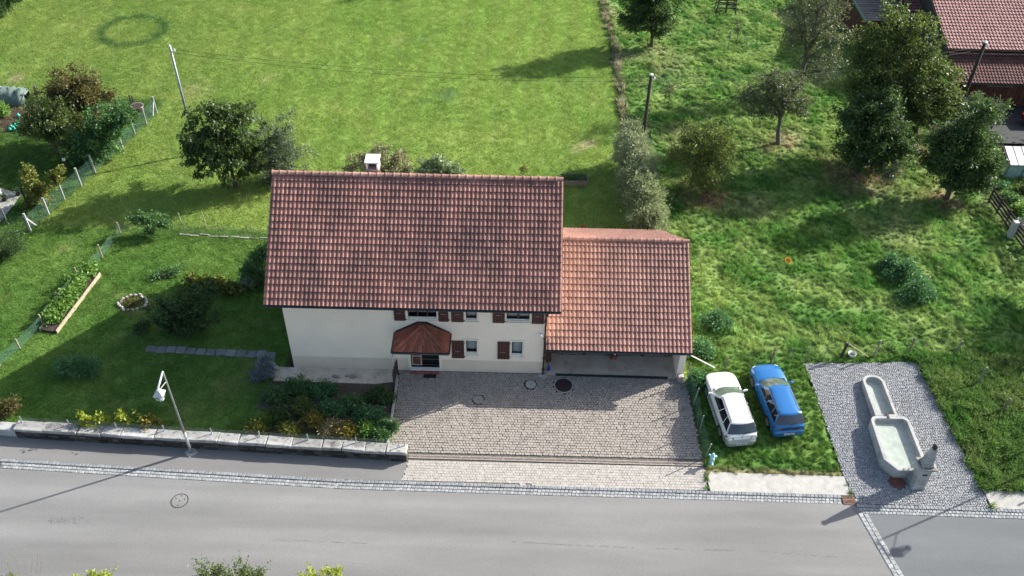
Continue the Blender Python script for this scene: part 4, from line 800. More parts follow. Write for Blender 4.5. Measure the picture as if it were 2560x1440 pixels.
# ---------------------------------------------------------------- wire netting and fences
def netting(b, a, c, h0, h1, cell, t=.0028, sag=0., lean=(0, 0)):
    """diamond netting between two posts as thin wires (world)"""
    a, c = np.array(a, float), np.array(c, float); L = np.linalg.norm((c-a)[:2]); H_ = h1-h0; n = int((L+H_)/cell); ln = np.array([*lean, 0.])
    def pt(s, z):
        k = s/L; q = a+(c-a)*k; return np.array([q[0], q[1], q[2]+h0+z*(1-sag*4*k*(1-k))]) + ln*z
    up = np.array([0, 0, 1.]); side = np.cross((c-a)/L, up)*t
    for i in range(-int(H_/cell)-1, int(L/cell)+2):
        for sg in (1, -1):
            s0 = i*cell if sg > 0 else i*cell+H_; s1 = s0+sg*H_; z0, z1 = 0., H_
            lo, hi = min(s0, s1), max(s0, s1)
            if hi <= 0 or lo >= L: continue
            if s0 < 0: z0 = -s0; s0 = 0.
            if s0 > L: z0 = s0-L; s0 = L
            if s1 < 0: z1 = H_+s1; s1 = 0.
            if s1 > L: z1 = H_-(s1-L); s1 = L
            if z1 <= z0: continue
            p, q = pt(s0, z0), pt(s1, z1); w_ = np.array([0, 0, t])*1.2 + (c-a)/L*t*.6
            b.add([p-w_, q-w_, q+w_, p+w_], [(0, 1, 2, 3)])
def post_at(u, v, ut=None, vt=None):
    base = P(u, v); h = (atY(ut, vt, base[1])[2]-base[2]) if ut else None; return base, h
def fence(name, label, cat, posts, post_mat, r, cell, net_mat, hnet, square=True, wires=(), t=.0028, group=None):
    pb = [np.array([*p[:2], float(gz(p[0], p[1]))]) for p, _ in posts]; f = empty(name, pb[0], label, cat, group)
    for i, (p, (_, h)) in enumerate(zip(pb, posts)):
        b = MB()
        if square: b.box(p+np.array([0, 0, h/2-.15]), (2*r, 2*r, h+.3), rz=.3)
        else: b.tube([p-np.array([0, 0, .3]), p+np.array([random.gauss(0, .03), random.gauss(0, .03), h])], [r, r*.85], 7)
        build('post', b, post_mat, f, bevel=.008 if square else 0)
    for i in range(len(pb)-1):
        if hnet: b = MB(); netting(b, pb[i], pb[i+1], .02, hnet, cell, t, sag=.03); build('wire_netting', b, net_mat, f)
        for z in wires: b = MB(); b.tube([pb[i]+np.array([0, 0, z]), (pb[i]+pb[i+1])/2+np.array([0, 0, z-.02]), pb[i+1]+np.array([0, 0, z])], .005, 3, False); build('wire', b, net_mat, f)
    return f, pb
cp = [((77, 578), (57, 534)), ((122, 536), (104, 495)), ((161, 499), (145, 458)), ((203, 465), (189, 419)), ((238, 432), (225, 387)), ((272, 398), (258, 357)), ((306, 369), (293, 324)), ((337, 336), (324, 295)), ((366, 310), (353, 268)), ((392, 282), (379, 242))]
f, pb = fence('netting_fence', 'long green netting fence on pale concrete posts at the left garden', 'fence', [(P(*a), min(1.42, post_at(*a, *c)[1])) for a, c in cp], 'concrete_post', .055, .10, 'green_wire', 1.18, t=.0024)
for a, (u, v) in ((pb[-1], (382, 290)), (pb[-1], (371, 277)), (pb[0], (91, 564))):
    q = P(u, v); b = MB(); b.bar(q, a+np.array([0, 0, 1.05]), .08, .08); build('brace', b, 'concrete_post', f)
fence('netting_fence', 'green netting fence along the far edge of the left garden', 'fence', [(pb[-1]+np.array([-.12, .1, 0]), 1.25), (P(273, 266), 1.2), (P(190, 262), 1.2), (P(100, 252), 1.35), (P(0, 246), 1.2)], 'grey_wood', .04, .10, 'green_wire', 1.1, t=.0022)
fence('netting_fence', 'short netting fence beside the pale terrace at the left edge', 'fence', [(pb[0]+np.array([-.13, .0, 0]), 1.1), (P(20, 560), 1.1), (P(-60, 540), 1.1)], 'grey_wood', .035, .09, 'green_wire', 1.0, t=.0022)
gp = [((301, 583), .85), ((256, 644), 1.0), ((198, 700), .95), ((150, 757), .8), ((108, 812), .8), ((50, 872), .75), ((0, 915), .75), ((-70, 975), .75)]
fence('garden_net', 'low sagging green net on wooden stakes around the garden lawn', 'fence', [(P(*a), h) for a, h in gp], 'pale_wood', .035, .06, 'green_wire', .66, t=.0026)
gq = [((303, 581), .6), ((380, 583), .6), ((463, 585), .98), ((550, 588), .95), ((632, 594), 1.05), ((676, 596), 1.0)]
f2, _ = fence('garden_net', 'fine pale netting on thin stakes across the lawn behind the rose bush', 'fence', [(P(*a), h) for a, h in gq], 'grey_wood', .02, .06, 'grey_wire', .72, t=.0020)
for (u, v), (ut, vt) in (((455, 560), (446, 532)), ((516, 566), (503, 532))):
    base = P(u, v); h = atY(ut, vt, base[1])[2]; b = MB(); b.tube([base-np.array([0, 0, .2]), base+np.array([-.05, 0, h])], .028, 6)
    tag(build('wooden_stake', b, 'pale_wood'), 'pale wooden stake ' + ('nearest the rose bush behind the fine netting' if u < 500 else 'standing alone behind the fine netting'), 'stake')
locs, M = [], []; a_, c_ = P(448, 585), P(672, 597); ed = empty('lawn_edging', a_, 'white stone edging strip below the fine netting', 'edging')
for i in range(9):
    q = a_+(c_-a_)*(i+.5)/9; b = stone_block(.58, .10, .10, .02, .015, 700+i); b.v = [tuple(q+np.array([v[0], v[1]-.05*v[0]+.06*math.sin(i*4.1), v[2]-.075-.02*math.sin(i*2.7)])) for v in b.v]; build('edging_stone', b, 'fieldstone', ed)
# low mesh on the street wall
wp = [wa*np.array([1, 1, 0]) + wd*s_ + wn*.40 + np.array([0, 0, WT]) for s_ in np.linspace(.25, WLEN-.15, 9)]
f3 = empty('wall_netting', wp[0], 'low wire netting on short metal posts along the top of the stone wall', 'fence')
for i, p in enumerate(wp):
    b = MB(); b.bar(p-np.array([0, 0, .05]), p+np.array([0, 0, .44]), .045, .045); build('post', b, 'galvanised', f3)
    if i: b = MB(); netting(b, wp[i-1]+wn*.03, p+wn*.03, -.12, .36, .055, .0028); build('wire_netting', b, 'grey_wire', f3)
# leaning green netting at the right edge of the drive
dpst = [(9.28, 32.35, 1.5), (9.42, 30.9, 1.35), (9.55, 29.3, 1.3), (9.62, 27.75, 1.25)]
f4 = empty('drive_netting', (9.5, 30, float(gz(9.5, 30))), 'sagging green netting between the drive and the parked cars', 'fence')
pz = [np.array([x_, y_, float(gz(x_, y_))]) for x_, y_, _ in dpst]
for i, (p, (_, _, h)) in enumerate(zip(pz, dpst)):
    b = MB(); b.tube([p-np.array([0, 0, .2]), p+np.array([.10*(i % 2), -.05*i, h])], .028, 7); build('post', b, 'galvanised', f4)
    if i: 
        for kk in range(3):
            a1, c1 = pz[i-1]+(p-pz[i-1])*kk/3, pz[i-1]+(p-pz[i-1])*(kk+1)/3; a1[0] += .05*math.sin(3*i+kk*2); c1[0] += .05*math.sin(3*i+kk*2+2)
            b = MB(); netting(b, a1, c1, .0, 1.12-.1*((i+kk) % 2), .05, .0032, sag=.12, lean=(.06, 0)); build('wire_netting', b, 'green_wire', f4)
b = MB(); b.tube([P(1722, 905)+np.array([0, 0, .55]), P(1785, 928)+np.array([0, 0, .25])], .035, 8); tag(build('white_pipe', b, 'white_plastic', smooth=True), 'white plastic pipe lying in the grass behind the white car', 'pipe')
# orchard fence in front
of = [((1810, 924), (1816, 893), .05), ((1925, 910), (1938, 871), .055), ((1969, 906), (1975, 870), .02), ((2009, 908), (2014, 865), .02), ((2055, 904), (2061, 857), .02), ((2102, 895), (2114, 857), .085), ((2183, 893), (2200, 851), .055), ((2269, 884), (2290, 845), .055), ((2389, 883), (2403, 853), .055)]
f5 = empty('post_and_wire_fence', P(1810, 924), 'post and wire fence with dark stakes between orchard and cobbled square', 'fence'); prev = None
for a, c, r in of:
    base = P(*a); h = min(1.5, atY(*c, base[1])[2]-base[2]); b = MB(); b.tube([base-np.array([0, 0, .3]), base+np.array([.06, 0, h])], [r, r*.9], 8); build('post', b, 'grey_wood' if r < .08 else 'dark_wood', f5)
    if prev is not None:
        for z in (.35, .7, 1.0):
            b = MB(); b.tube([prev+np.array([0, 0, z]), base+np.array([0, 0, z])], .006, 3, False); build('wire', b, 'wire_dark', f5)
    prev = base
b = MB(); b.tube([P(2102, 895)+np.array([0, 0, 1.2]), P(2172, 893)+np.array([0, 0, .0])], .03, 6); build('brace', b, 'pale_wood', f5)
f6 = empty('post_and_wire_fence', P(2389, 883), 'post and wire fence in the weeds right of the cobbled square', 'fence'); prev = P(2389, 883)
for a, c in (((2443, 960), (2464, 919)), ((2505, 1028), (2519, 997)), ((2572, 1130), (2590, 1080)), ((2640, 1220), (2660, 1165))):
    base = P(*a); h = min(1.4, atY(*c, base[1])[2]-base[2]); b = MB(); b.tube([base-np.array([0, 0, .3]), base+np.array([.08, .02, h])], [.06, .05], 8); build('post', b, 'grey_wood', f6)
    for z in (.4, .9): b = MB(); b.tube([prev+np.array([0, 0, z]), base+np.array([0, 0, z])], .006, 3, False); build('wire', b, 'wire_dark', f6)
    prev = base
# meadow fence going away
mf = [((1509, 36), 17), ((1513, 60), 38), ((1519, 86), 60), ((1525, 106), 82), ((1530, 138), 114), ((1535, 162), 135), ((1544, 200), 174), ((1553, 236), 210), ((1563, 274), 248), ((1573, 312), 285)]
f7 = empty('post_and_wire_fence', P(1563, 274), 'thin stakes and wire along the strip of dry grass beside the meadow', 'fence'); prev = None
for (u, v), vt in [((1497, -40), -66), ((1502, 2), -20)] + mf:
    base = P(u, v); h = min(1.25, atY(u+1, vt, base[1])[2]); b = MB(); b.tube([base-np.array([0, 0, .3]), base+np.array([random.gauss(0, .05), 0, h])], [.045, .035], 6); build('post', b, 'grey_wood', f7)
    if prev is not None:
        for z in (.4, .85): b = MB(); b.tube([prev+np.array([0, 0, z]), base+np.array([0, 0, z])], .005, 3, False); build('wire', b, 'wire_dark', f7)
    prev = base
# slatted wooden fence at the right edge
qa, qb, qc = P(2468, 505), P(2530, 592), P(2600, 690); f8 = empty('slat_fence', qa, 'dark weathered slat fence running out of the right edge', 'fence')
for k, (a, c) in enumerate(((qa, qb), (qb, qc))):
    dv = (c-a); L = np.linalg.norm(dv); dv /= L
    for z in (.25, .52, .79, 1.06): b = MB(); b.bar(a+np.array([0, 0, z]), c+np.array([0, 0, z+.01]), .035, .15); build('slat', b, 'dark_wood', f8)
    for s_ in (.03, .36, .69): q = a+dv*L*s_; b = MB(); b.box(q+np.array([.03, .02, .6]), (.1, .1, 1.3)); build('post', b, 'dark_wood', f8)
b = MB(); b.box(qb+np.array([-.25, -.12, .65]), (.32, .32, 1.3)); build('stone_post', b, 'concrete_post', f8, bevel=.02)
# ---------------------------------------------------------------- street lamps
def street_lamp(loc, label):
    t = empty('street_lamp', loc, label, 'street lamp', 'street lamps along the road'); Hh = 5.8
    b = MB(); b.lathe((0, 0, 0), [(.34, -.02), (.33, .025), (.05, .03)], 4); build('foot_plate', b, 'concrete_post', t, local=True)
    b = MB(); b.tube([(0, 0, 0), (0, 0, 1.6)], .07, 10); b.tube([(0, 0, 1.6), (0, 0, Hh-.05), (0, -.02, Hh), (0, -.08, Hh+.02)], [.052, .036, .034, .034], 10); build('pole', b, 'galvanised', t, True, True); b = MB(); b.tube([(0, 0, 1.58), (0, 0, 1.64)], .08, 10); build('collar', b, 'leaf_gold', t, local=True)
    b = MB(); b.tube([(0, -.02, Hh), (0, -1.0, Hh-.22)], [.045, .05], 8); arm = build('arm', b, 'lamp_grey', t, True, True); b = MB(); b.tube([(0, 0, Hh-.72), (0, -.12, Hh-.62), (0, -.72, Hh-.40), (0, -.78, Hh-.2)], .02, 6); build('bracket', b, 'lamp_grey', t, True, True)
    b = MB(); zc = Hh-.35
    b.loft([[(x_*k, -.9+y_*k, z_) for x_, y_ in ((-1, -1), (1, -1), (1, 1), (-1, 1))] for k, z_ in ((.22, zc-.16), (.22, zc-.13), (.09, zc+.05), (.04, zc+.14))]); hd = build('hood', b, 'lamp_grey', t, local=True)
    b = MB(); b.loft([[(x_*k, -.9+y_*k, z_) for x_, y_ in ((-1, -1), (1, -1), (1, 1), (-1, 1))] for k, z_ in ((.11, zc-.46), (.18, zc-.165))]); build('lantern_glass', b, 'window_glass', t, local=True)
    for sx in (-1, 1):
        for sy in (-1, 1): b = MB(); b.tube([(sx*.12, -.9+sy*.12, zc-.46), (sx*.19, -.9+sy*.19, zc-.16)], .012, 4); build('strut', b, 'lamp_grey', t, local=True)
    b = MB(); b.lathe((0, -.9, zc-.50), [(.12, 0), (.14, .02), (.09, .05)], 12); build('base_ring', b, 'lamp_grey', t, local=True); b = MB(); b.lathe((0, -.9, zc-.44), [(.04, 0), (.06, .1), (.04, .22)], 8); build('bulb', b, 'white_plastic', t, local=True)
q = P(478, 1131); street_lamp((q[0], q[1], -.37), 'grey street lamp with square lantern at the foot of the stone wall'); street_lamp((26.45, 27.75, -.37), 'street lamp beyond the right edge whose shadow crosses the side road')
# ---------------------------------------------------------------- utility poles and wires
def upole(name, base, h, r, mat, label, capmat):
    t = empty(name, base, label, 'utility pole', 'poles carrying the overhead wires'); b = MB(); b.tube([base-np.array([0, 0, .5]), base+np.array([0, 0, h])], [r*1.15, r*.8], 10); build('shaft', b, mat, t, True)
    b = MB(); b.lathe(base+np.array([0, 0, h]), [(r*.95, 0), (r*.95, .06), (.02, .12)], 10); build('cap', b, capmat, t); b = MB(); b.box(base+np.array([.12, 0, h-.3]), (.3, .06, .05)); b.lathe(base+np.array([.24, 0, h-.28]), [(.05, 0), (.06, .06), (.03, .13)], 8); build('insulator', b, 'white_plastic', t); return base+np.array([.24, 0, h-.2])
p1 = upole('utility_pole', P(492, 382), 7.95, .085, 'steel_pole', 'tall grey metal pole behind the dark round tree', 'white_plastic'); p2 = upole('utility_pole', P(1598, 415), 6.95, .13, 'dark_wood', 'brown wooden pole rising from the silvery hedge', 'white_plastic')
base3 = np.array([32.9, 59.8, 0]); p3 = upole('utility_pole', base3, atY(2405, 105, base3[1])[2], .14, 'dark_wood', 'dark pole standing in front of the lower barn roof', 'white_plastic')
for k, (a, c) in enumerate(((p1, p2), (p2, p3))):
    for off in (0, .35):
        pts = [a+(c-a)*t_+np.array([0, 0, -off*(1-abs(2*t_-1)*.3)-1.1*4*t_*(1-t_)*.5]) for t_ in np.linspace(0, 1, 13)]; b = MB(); b.tube(pts, .010, 4, False)
        tag(build('overhead_wire', b, 'wire_dark'), ('upper' if off == 0 else 'lower') + (' overhead wire from the metal pole to the wooden pole' if k == 0 else ' overhead wire from the wooden pole to the barn pole'), 'wire')
# ---------------------------------------------------------------- covers, drains, hydrant
def cover(name, xy, r, ring, rim, top, label, lugs=()):
    z = float(gz(*xy)) if xy[1] > 26 else -.40; tilt = math.atan(.37/5.3) if 27.2 < xy[1] < 32.5 else 0; o = empty(name, (xy[0], xy[1], z), label, 'manhole cover'); o.rotation_euler = (tilt, 0, 0)
    b = MB(); b.lathe((0, 0, 0), [(r, -.04), (r, .007), (r-rim, .007), (r-rim, -.02)], 32, cap0=False, cap1=False); build('rim', b, ring, o, local=True); b = MB(); b.lathe((0, 0, 0), [(r-rim-.006, -.03), (r-rim-.006, .003)], 32); build('lid', b, top, o, local=True)
    for lx, ly in lugs: b = MB(); b.lathe((lx, ly, .003), [(.035, 0), (.03, .006)], 8); build('lifting_hole', b, 'iron', o, local=True)
cover('manhole_cover', COVERS[0][:2], .50, 'concrete', .05, 'iron', 'large dark round cover with pale ring near the garage', [(.22, -.3)]); cover('manhole_cover', COVERS[1][:2], .30, 'iron', .02, 'concrete', 'small pale concrete cover beside the large dark cover', [(0, 0)]); cover('manhole_cover', COVERS[2][:2], .29, 'iron', .015, 'paver', 'faint brown cover in the middle of the paved drive', [(0, 0)])
q = G(449, 1252, -.4); cover('manhole_cover', q[:2], .40, 'iron', .035, 'asphalt', 'round cover with dark rim in the asphalt of the road', [(0, 0), (0, .27), (0, -.27), (.2, .1), (-.2, .12)])
dc = empty('drain_channel', (2.3, 27.42, -.37), 'long rusty slotted drain channel across the foot of the drive', 'drain'); A_, B_ = np.array([-4.84, 27.43, -.368]), np.array([9.5, 27.36, -.368])
for s_ in (-1, 1): b = MB(); b.bar(A_+np.array([0, .09*s_, -.02]), B_+np.array([0, .09*s_, -.02]), .035, .05); build('frame_rail', b, 'drain_beige', dc)
b = MB(); b.bar(A_-np.array([0, 0, .09]), B_-np.array([0, 0, .09]), .15, .02); build('channel_bottom', b, 'room_dark', dc)
gb = MB(); gl = .5
for i in range(12): gb.box((-.22+.04*i, 0, -.012), (.016, .15, .024))
for s_ in (-1, 1): gb.box((0, s_*.066, -.010), (gl-.01, .02, .026)); gb.box((s_*.244, 0, -.011), (.012, .13, .024))
ng_ = int(np.linalg.norm(B_-A_)/gl); ang = math.atan2(*(B_-A_)[[1, 0]]); Mz = [[math.cos(ang), -math.sin(ang), 0], [math.sin(ang), math.cos(ang), 0], [0, 0, 1]]; pieces('grate', dc, [gb], 'drain_beige', [A_+(B_-A_)*(i+.5)/ng_ for i in range(ng_)], [Mz]*ng_)
g0 = G(2121, 1250, -.4); sd = empty('street_drain', (g0[0], g0[1], -.4), 'rusty square street drain grate at the corner of the cobbled square', 'drain'); b = MB(); b.box((g0[0], g0[1], -.405), (.52, .52, .03)); build('pit', b, 'room_dark', sd)
for i in range(9): b = MB(); b.box((g0[0]-.22+.055*i, g0[1], -.384), (.028, .46, .02)); build('bar', b, 'rust', sd)
for s_ in (-1, 1): b = MB(); b.box((g0[0], g0[1]+s_*.245, -.383), (.54, .04, .024)); build('frame_bar', b, 'rust', sd); b = MB(); b.box((g0[0]+s_*.265, g0[1], -.382), (.03, .45, .024)); build('frame_bar', b, 'rust', sd)
b = MB(); b.box((g0[0], g0[1], -.381), (.48, .05, .024)); build('cross_bar', b, 'rust', sd)
h0 = P(1777, 1160); hy = empty('fire_hydrant', (h0[0], h0[1], -.37), 'pale blue fire hydrant at the end of the drive netting', 'hydrant'); b = MB(); b.lathe((0, 0, 0), [(.14, 0), (.14, .04), (.085, .06), (.085, .46), (.11, .48), (.11, .53), (.10, .58), (.115, .62), (.10, .72), (.05, .78), (.05, .82)], 14); build('barrel', b, 'hydrant_blue', hy, True, True)
for a in (.2, 2.4, -1.5):
    b = MB(); b.tube([(0, 0, .56), (.17*math.cos(a), .17*math.sin(a), .56), (.20*math.cos(a), .20*math.sin(a), .555)], [.05, .05, .065], 8); build('outlet', b, 'hydrant_blue', hy, True, True)
# ---------------------------------------------------------------- fountain
ft = empty('stone_fountain', (19.1, 29.3, -.30), 'grey stone fountain with two water troughs and an obelisk on the cobbles', 'fountain')
def trough(name, outer, wallt, zb, zt, wz):
    c = np.mean(outer, 0); n = len(outer); inner = []
    for i in range(n):
        a, p, q = np.array(outer[i-1]), np.array(outer[i]), np.array(outer[(i+1) % n]); e1, e2 = p-a, q-p; n1 = np.array([-e1[1], e1[0]])/np.linalg.norm(e1); n2 = np.array([-e2[1], e2[0]])/np.linalg.norm(e2); m = n1+n2; m /= np.linalg.norm(m); inner.append(p+m*wallt/max(.5, m@n1))
    r3 = lambda pts, z, k=1.: [(c[0]+(p[0]-c[0])*k, c[1]+(p[1]-c[1])*k, z) for p in pts]
    b = MB(); b.loft([r3(outer, zb, .95), r3(outer, zb+.25, .985), r3(outer, zt-.05), r3(outer, zt-.02), r3(outer, zt, .985), r3(inner, zt, 1.01), r3(inner, zt-.03), r3(inner, wz-.20, .97)], True, False); o = build(name, b, 'fountain_stone', ft); b = MB(); b.add(r3(inner, wz-.198, .972), [tuple(range(n))]); build('basin_floor', b, 'basin_floor', o)
    b = MB(); m = r3(inner, wz, .998); b.add(m, [tuple(range(n))]); build('water', b, 'water', o); return o
rc = lambda cx_, cy_, r, a0, a1, n=5: [(cx_+r*math.cos(a0+(a1-a0)*i/n), cy_+r*math.sin(a0+(a1-a0)*i/n)) for i in range(n+1)]; hp = math.pi/2
big = [(18.55, 26.72), (19.55, 26.72), (20.08, 27.35)] + rc(19.72, 29.72, .36, 0, hp) + rc(18.47, 29.72, .36, hp, 2*hp) + [(18.06, 27.35)]
trough('basin', big, .17, -.42, .36, .25)
sm = [(18.46, 30.12), (19.60, 30.12)] + rc(19.10, 32.42, .50, 0, hp, 6) + rc(18.96, 32.42, .50, hp, 2*hp, 6)
trough('basin', sm, .14, -.40, .30, .20)
b = MB(); b.box((19.05, 30.1, .36), (.1, .34, .05)); build('overflow_channel', b, 'iron', ft)
ox, oy = 19.56, 26.48; b = MB(); sq = lambda k, z: [(ox+x_*k, oy+y_*k, z) for x_, y_ in ((-1, -1), (1, -1), (1, 1), (-1, 1))]; ob = None
b.loft([sq(.33, -.45), sq(.33, -.25), sq(.29, -.22), sq(.28, 1.10)]); ob = build('pillar', b, 'fountain_stone', ft, bevel=.015)
b = MB(); b.loft([sq(.36, 1.101), sq(.40, 1.14), sq(.40, 1.20), sq(.36, 1.22)]); build('cornice', b, 'coping', ob); b = MB(); b.loft([sq(.26, 1.221), sq(.26, 1.34), sq(.22, 1.36), sq(.22, 1.45), sq(.20, 1.47)]); build('pedestal', b, 'fountain_stone', ob, bevel=.01)
b = MB(); b.loft([sq(.20, 1.471), sq(.105, 2.35), sq(.10, 2.36)]); build('obelisk', b, 'fountain_stone', ob); b = MB(); b.lathe((ox, oy, 2.361), [(.08, 0), (.13, .03), (.10, .1), (.12, .15), (.14, .2), (.06, .26), (.02, .27)], 8); build('finial', b, 'iron', ob)
b = MB(); b.box((ox, oy-.287, .72), (.22, .02, .12)); build('plaque', b, 'iron', ob)
for dx in (-.12, .12): b = MB(); b.tube([(ox+dx*.5, oy+.27, .75), (ox+dx, oy+.6, .72), (ox+dx, oy+.64, .66)], .022, 6); build('spout', b, 'iron', ob); b = MB(); b.tube([(ox+dx, oy+.64, .66), (ox+dx*1.2, oy+.72, .25)], .008, 5); build('water_jet', b, 'white_plastic', ob)
q = P(2243, 1205); cover('red_cover', q[:2], .36, 'rust', .03, 'brick_red', 'dull red round cover on the cobbles beside the obelisk')
# ---------------------------------------------------------------- buckets, pots, odds and ends
def bucket(u, v, mat, label, r=.22, h=.26, tilt=0.):
    p = P(u, v); t = empty('bucket', p, label, 'bucket'); t.rotation_euler = (tilt, tilt*.6, 0); b = MB(); b.lathe((0, 0, 0), [(r*.72, 0), (r, h), (r*1.08, h), (r*1.08, h-.03), (r*.95, h-.01), (r*.7, .03)], 18); build('pail', b, mat, t, True, True)
    b = MB(); b.tube([(r*math.cos(a), .02, h-.02-r*.75*math.sin(a)) for a in np.linspace(0, math.pi, 9)], .008, 5); build('handle', b, 'galvanised', t, local=True)
bucket(2128, 891, 'white_plastic', 'white bucket by the orchard fence above the cobbled square', .20, .24); bucket(1965, 655, 'orange_plastic', 'orange bucket lying in the orchard grass', .19, .26, .5)
b = MB(); t = empty('flower_pot', P(682, 922), 'pale stone pots beside the blue lavender bush', 'pot')
for dx, dy, r in ((0, 0, .17),): b = MB(); b.lathe(P(683, 941)+np.array([0, 0, 0]), [(.12, 0), (.19, .22), (.21, .24), (.17, .24), (.13, .1)], 14); build('round_pot', b, 'fieldstone', t, True)
b = MB(); q = P(681, 918); b.v = []; st_ = rough_stone(.24, .16, .26, 3); b.add(np.array(st_.v)+q+np.array([0, 0, .1]), st_.f); build('stone', b, 'coping', t); b = MB(); st_ = rough_stone(.18, .14, .18, 5); q = P(692, 924); b.add(np.array(st_.v)+q+np.array([0, 0, .08]), st_.f); build('stone', b, 'fieldstone', t)
for i, (u, v, r) in enumerate(((837, 942, .14), (845, 944, .12), (866, 941, .08), (882, 943, .17))):
    b = MB(); st_ = rough_stone(r, r*.8, r*.6, 20+i); b.add(np.array(st_.v)+P(u, v)+np.array([0, 0, .04]), st_.f); tag(build('field_stone', b, 'fieldstone'), ['leftmost', 'second', 'smallest', 'largest'][i]+' of the four loose stones below the house wall', 'stone', 'loose stones along the house apron')
# ring of stones
c0 = P(332, 757); rg = empty('stone_ring', c0, 'oval ring of pale stones around dry plants in the lawn', 'stone ring')
for i in range(19):
    a = i/19*6.283; st_ = rough_stone(.09+.05*random.random(), .085, .09, 50+i, 7); rr_ = 1+.12*random.uniform(-1, 1); q = c0+np.array([.74*rr_*math.cos(a), .62*rr_*math.sin(a), .02]); b = MB(); ca, sa = math.cos(a+1.57), math.sin(a+1.57); V = np.array(st_.v); V = np.column_stack([V[:, 0]*ca-V[:, 1]*sa, V[:, 0]*sa+V[:, 1]*ca, V[:, 2]]); b.add(V+q, st_.f); build('stone', b, 'fieldstone', rg)
# raised bed in the lawn by the net
a1, a2 = P(143, 833), P(252, 688); n_ = np.array([-(a2-a1)[1], (a2-a1)[0], 0]); n_ /= np.linalg.norm(n_); rb = empty('raised_bed', (a1+a2)/2, 'raised vegetable bed with a long pale plank edge by the garden net', 'garden bed')
b = MB(); b.bar(a1+np.array([0, 0, .1]), a2+np.array([0, 0, .1]), .06, .24); build('plank', b, 'pale_wood', rb); b = MB(); b.bar(a1+n_*.95+np.array([0, 0, .1]), a2+n_*.95+np.array([0, 0, .1]), .06, .24); build('plank', b, 'pale_wood', rb)
b = MB(); b.prism([tuple((a1+n_*.03)[:2]), tuple((a2+n_*.03)[:2]), tuple((a2+n_*.92)[:2]), tuple((a1+n_*.92)[:2])][::-1], -.1, .12); build('bed_soil', b, 'soil', rb)
# wooden planter behind the house
a1 = P(1435, 455); rb2 = empty('wooden_planter', a1, 'long wooden planter box on the lawn behind the garage', 'planter'); b = MB(); W2, D2 = 1.75, .8
for y_ in (-D2/2, D2/2): b = MB(); b.box(a1+np.array([0, y_, .18]), (W2, .05, .42)); build('plank', b, 'grey_wood', rb2)
for x_ in (-W2/2, W2/2): b = MB(); b.box(a1+np.array([x_, 0, .18]), (.05, D2-.06, .42)); build('plank', b, 'grey_wood', rb2)
b = MB(); b.box(a1+np.array([0, 0, .12]), (W2-.06, D2-.06, .36)); build('bed_soil', b, 'soil', rb2)
# iron gate leaf between apron and drive
g1 = np.array([-5.88, 32.45, 0]); gt = empty('garden_gate', g1, 'narrow dark wrought gate standing open between house apron and drive', 'gate'); b = MB(); b.box(g1+np.array([0, 0, .55]), (.07, .07, 1.1)); build('post', b, 'dark_wood', gt)
for z in (.25, .95): b = MB(); b.bar(g1+np.array([-.05, -.04, z]), g1+np.array([-.12, -.95, z]), .03, .04); build('rail', b, 'dark_wood', gt)
for i in range(7): b = MB(); q = g1+np.array([-.05-.01*i, -.08-.13*i, 0]); b.bar(q+np.array([0, 0, .12]), q+np.array([0, 0, 1.05+.05*(i % 2)]), .05, .03); build('picket', b, 'dark_wood', gt)
